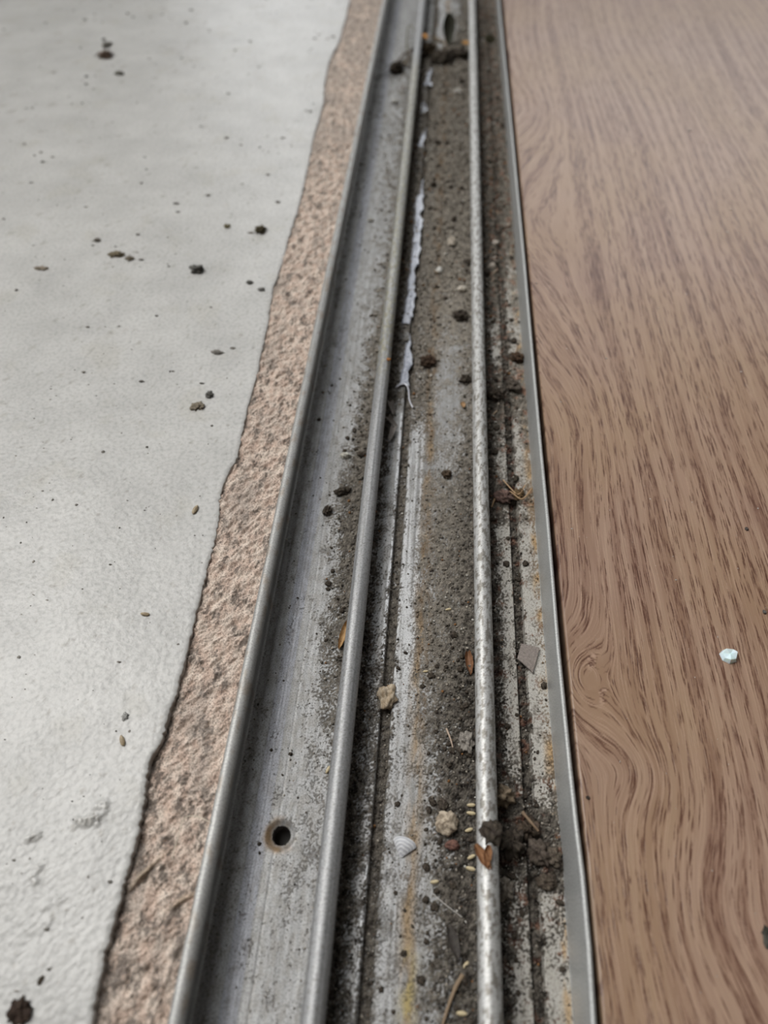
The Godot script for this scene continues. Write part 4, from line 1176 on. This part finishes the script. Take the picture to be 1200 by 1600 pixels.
	# dirt on the concrete
	var lumps := [
		[-104.8, -283.0, Vector3(3.2, 2.6, 2.6), Color(0.06, 0.06, 0.055), Color(0.20, 0.195, 0.18), "round dark grey clod alone on the middle of the concrete"],
		[-81.8, -318.5, Vector3(2.8, 2.2, 3.0), Color(0.03, 0.027, 0.02), Color(0.13, 0.11, 0.07), "dark brown clod on the concrete close to the mortar strip"],
		[-98.9, -321.0, Vector3(1.6, 1.1, 1.8), Color(0.10, 0.09, 0.05), Color(0.25, 0.22, 0.14), "small olive crumb left of the dark brown clod on concrete"],
		[-226.3, -529.0, Vector3(4.6, 3.0, 5.0), Color(0.04, 0.03, 0.025), Color(0.17, 0.12, 0.09), "reddish dark clod far back on the concrete"],
		[-231.5, -548.0, Vector3(3.0, 2.0, 5.0), Color(0.08, 0.075, 0.065), Color(0.25, 0.24, 0.21), "grey elongated crumb just behind the reddish clod"],
		[-208.0, -500.0, Vector3(3.2, 1.6, 2.4), Color(0.08, 0.075, 0.065), Color(0.25, 0.24, 0.21), "flat grey crumb just below the reddish clod"],
		[-146.0, -293.0, Vector3(4.2, 1.4, 2.2), Color(0.07, 0.06, 0.04), Color(0.24, 0.20, 0.14), "flat brown dirt patch on the left concrete"],
		[-138.6, -290.0, Vector3(2.2, 1.1, 1.6), Color(0.07, 0.06, 0.045), Color(0.24, 0.21, 0.16), "crumb right of the flat brown dirt patch"],
		[-159.1, -304.4, Vector3(1.7, 1.0, 1.4), Color(0.07, 0.065, 0.05), Color(0.22, 0.20, 0.17), "dark crumb left of the flat brown dirt patch"],
		[-83.8, -193.8, Vector3(2.8, 1.2, 2.2), Color(0.09, 0.08, 0.06), Color(0.30, 0.26, 0.20), "brown crumbled dirt on concrete level with the short sealant"],
		[-80.7, -200.6, Vector3(1.6, 1.3, 1.7), Color(0.05, 0.05, 0.045), Color(0.17, 0.165, 0.15), "dark round crumb touching the brown crumbled dirt"],
		[-78.4, -4.2, Vector3(2.4, 1.3, 2.6), Color(0.012, 0.01, 0.009), Color(0.07, 0.05, 0.04), "black clod on the concrete in the nearest corner"],
		[-76.0, -10.2, Vector3(0.7, 0.5, 0.9), Color(0.02, 0.018, 0.015), Color(0.10, 0.08, 0.06), "small black crumb just above the nearest black clod"],
		[-79.0, -275.0, Vector3(1.5, 1.0, 1.3), Color(0.06, 0.06, 0.055), Color(0.2, 0.195, 0.18), "dark crumb between the round grey clod and the strip"],
		[-72.8, -270.0, Vector3(1.5, 0.9, 1.4), Color(0.08, 0.08, 0.075), Color(0.24, 0.235, 0.22), "grey crumb at the concrete edge right of the round clod"],
		[-177.2, -279.4, Vector3(3.6, 0.8, 1.5), Color(0.14, 0.12, 0.09), Color(0.34, 0.29, 0.23), "faint brown smear of dirt at the left of the concrete"],
		[-83.4, -226.0, Vector3(2.6, 0.9, 1.2), Color(0.12, 0.11, 0.10), Color(0.3, 0.285, 0.26), "thin grey crumb row on concrete between two dark clods"],
		[-75.2, -71.3, Vector3(0.9, 0.7, 1.2), Color(0.25, 0.245, 0.23), Color(0.4, 0.395, 0.38), "pale grey grit above the brown seed husk"],
	]
	at = 0
	for c in lumps:
		at += 1
		lay(blob(c[2] * Vector3(0.85, 0.6, 0.85), 400 + at, 1.1, 1.7, 26, 17, 0.35, c[3].lerp(c[4], 0.25), c[4] * 1.25), "dirt_crumb", M.soil, c[0], c[1], "concrete", c[5], "dirt crumb", "dirt crumbs on the concrete", 0.15, rng.randf() * 0.4 - 0.2)
	for s in [[-74.0, -64.6, 0.5, 1.25, "brown pointed seed husk on the concrete beside the strip"], [-78.7, -103.3, 1.5, 1.1, "light brown seed on the concrete beside the strip"], [-72.9, -144.2, -0.2, 1.5, "olive seed on the concrete near the strip's notch"]]:
		var o := lay(blob(Vector3(1.3, 0.4, 0.55), 330, 0.2, 0.9, 14, 9, 0.1, Color(0.20, 0.15, 0.09), Color(0.42, 0.34, 0.22)), "seed", M.seed, s[0], s[1], "concrete", s[4], "seed", "seeds on the concrete", 0.05, s[2] + PI / 2)
		o.scale = Vector3.ONE * s[3]
	# dirt on the wood
	lay(blob(Vector3(0.55, 0.3, 0.5), 501, 0.5, 1.2, 12, 8, 0.2, k1, k2), "dirt_crumb", M.soil, 49.9, -58.8, "wood", "black speck on the oak floor close to the flange bend", "dirt crumb", "specks on the oak floor", 0.02)
	lay(blob(Vector3(1.8, 0.8, 2.4), 502, 0.6, 1.2, 16, 10, 0.2, k1, Color(0.12, 0.12, 0.10)), "dirt_crumb", M.soil, 88.6, -30.0, "wood", "dark crumb on the oak floor at the right border of the picture", "dirt crumb", "specks on the oak floor", 0.05)
	lay(blob(Vector3(0.6, 0.4, 0.7), 503, 0.6, 1.2, 12, 8, 0.2, k1, Color(0.3, 0.28, 0.26)), "dirt_crumb", M.soil, 109.6, -118.0, "wood", "dark speck with a white fleck right of the translucent chip", "dirt crumb", "specks on the oak floor", 0.02)
	lay(blob(Vector3(0.6, 0.3, 0.7), 504, 0.6, 1.2, 12, 8, 0.2, k1, Color(0.15, 0.13, 0.12)), "dirt_crumb", M.soil, 112.0, -150.0, "wood", "dark speck on the oak floor beyond the translucent chip", "dirt crumb", "specks on the oak floor", 0.02)
	# specks of dust on the concrete and the wood, too small to count
	specks("dust_specks", "tiny dark dust specks sprinkled over the concrete", 480, "concrete")
	specks("floor_dust", "tiny pale dust specks sprinkled over the oak floor", 260, "wood")

func specks(called: String, label: String, count: int, on: String) -> void:
	var mm := MultiMesh.new()
	mm.transform_format = MultiMesh.TRANSFORM_3D
	mm.use_colors = true
	mm.mesh = blob(Vector3(1000.0, 600.0, 1000.0), 9, 0.8, 1.2, 7, 5)
	mm.instance_count = count
	for i in count:
		var u := rng.randf()
		var z := 4.0 - 660.0 * u
		var far := 1.0 + clampf(-z / 220.0, 0.0, 2.4)
		var x := 0.0
		var c := Color(0.15, 0.14, 0.125) * rng.randf_range(0.6, 2.4)
		var s := (0.10 + 0.26 * pow(rng.randf(), 4.0)) * far
		if on == "concrete":
			x = lut(EDGE, z) - 2.0 - rng.randf() * (24.0 - z * 0.42)
		else:
			x = 50.0 + rng.randf() * (34.0 - z * 0.25)
			c = Color(0.5, 0.46, 0.42) * rng.randf_range(0.5, 1.2)
			s *= 0.55
		c.a = 1.0
		var b := Basis.from_euler(Vector3(0, rng.randf() * TAU, 0)).scaled(Vector3(s * rng.randf_range(0.6, 2.0), s * 0.6, s * rng.randf_range(0.7, 1.3)) * MM)
		mm.set_instance_transform(i, Transform3D(b, Vector3(x, rest_height(x, z, on) - s * 0.1, z) * MM))
		mm.set_instance_color(i, c)
	var mi := MultiMeshInstance3D.new()
	mi.multimesh = mm
	mi.material_override = M.soil
	mi.name = numbered(called)
	add_child(mi, true)
	tag(mi, label, "dust", "", "stuff")
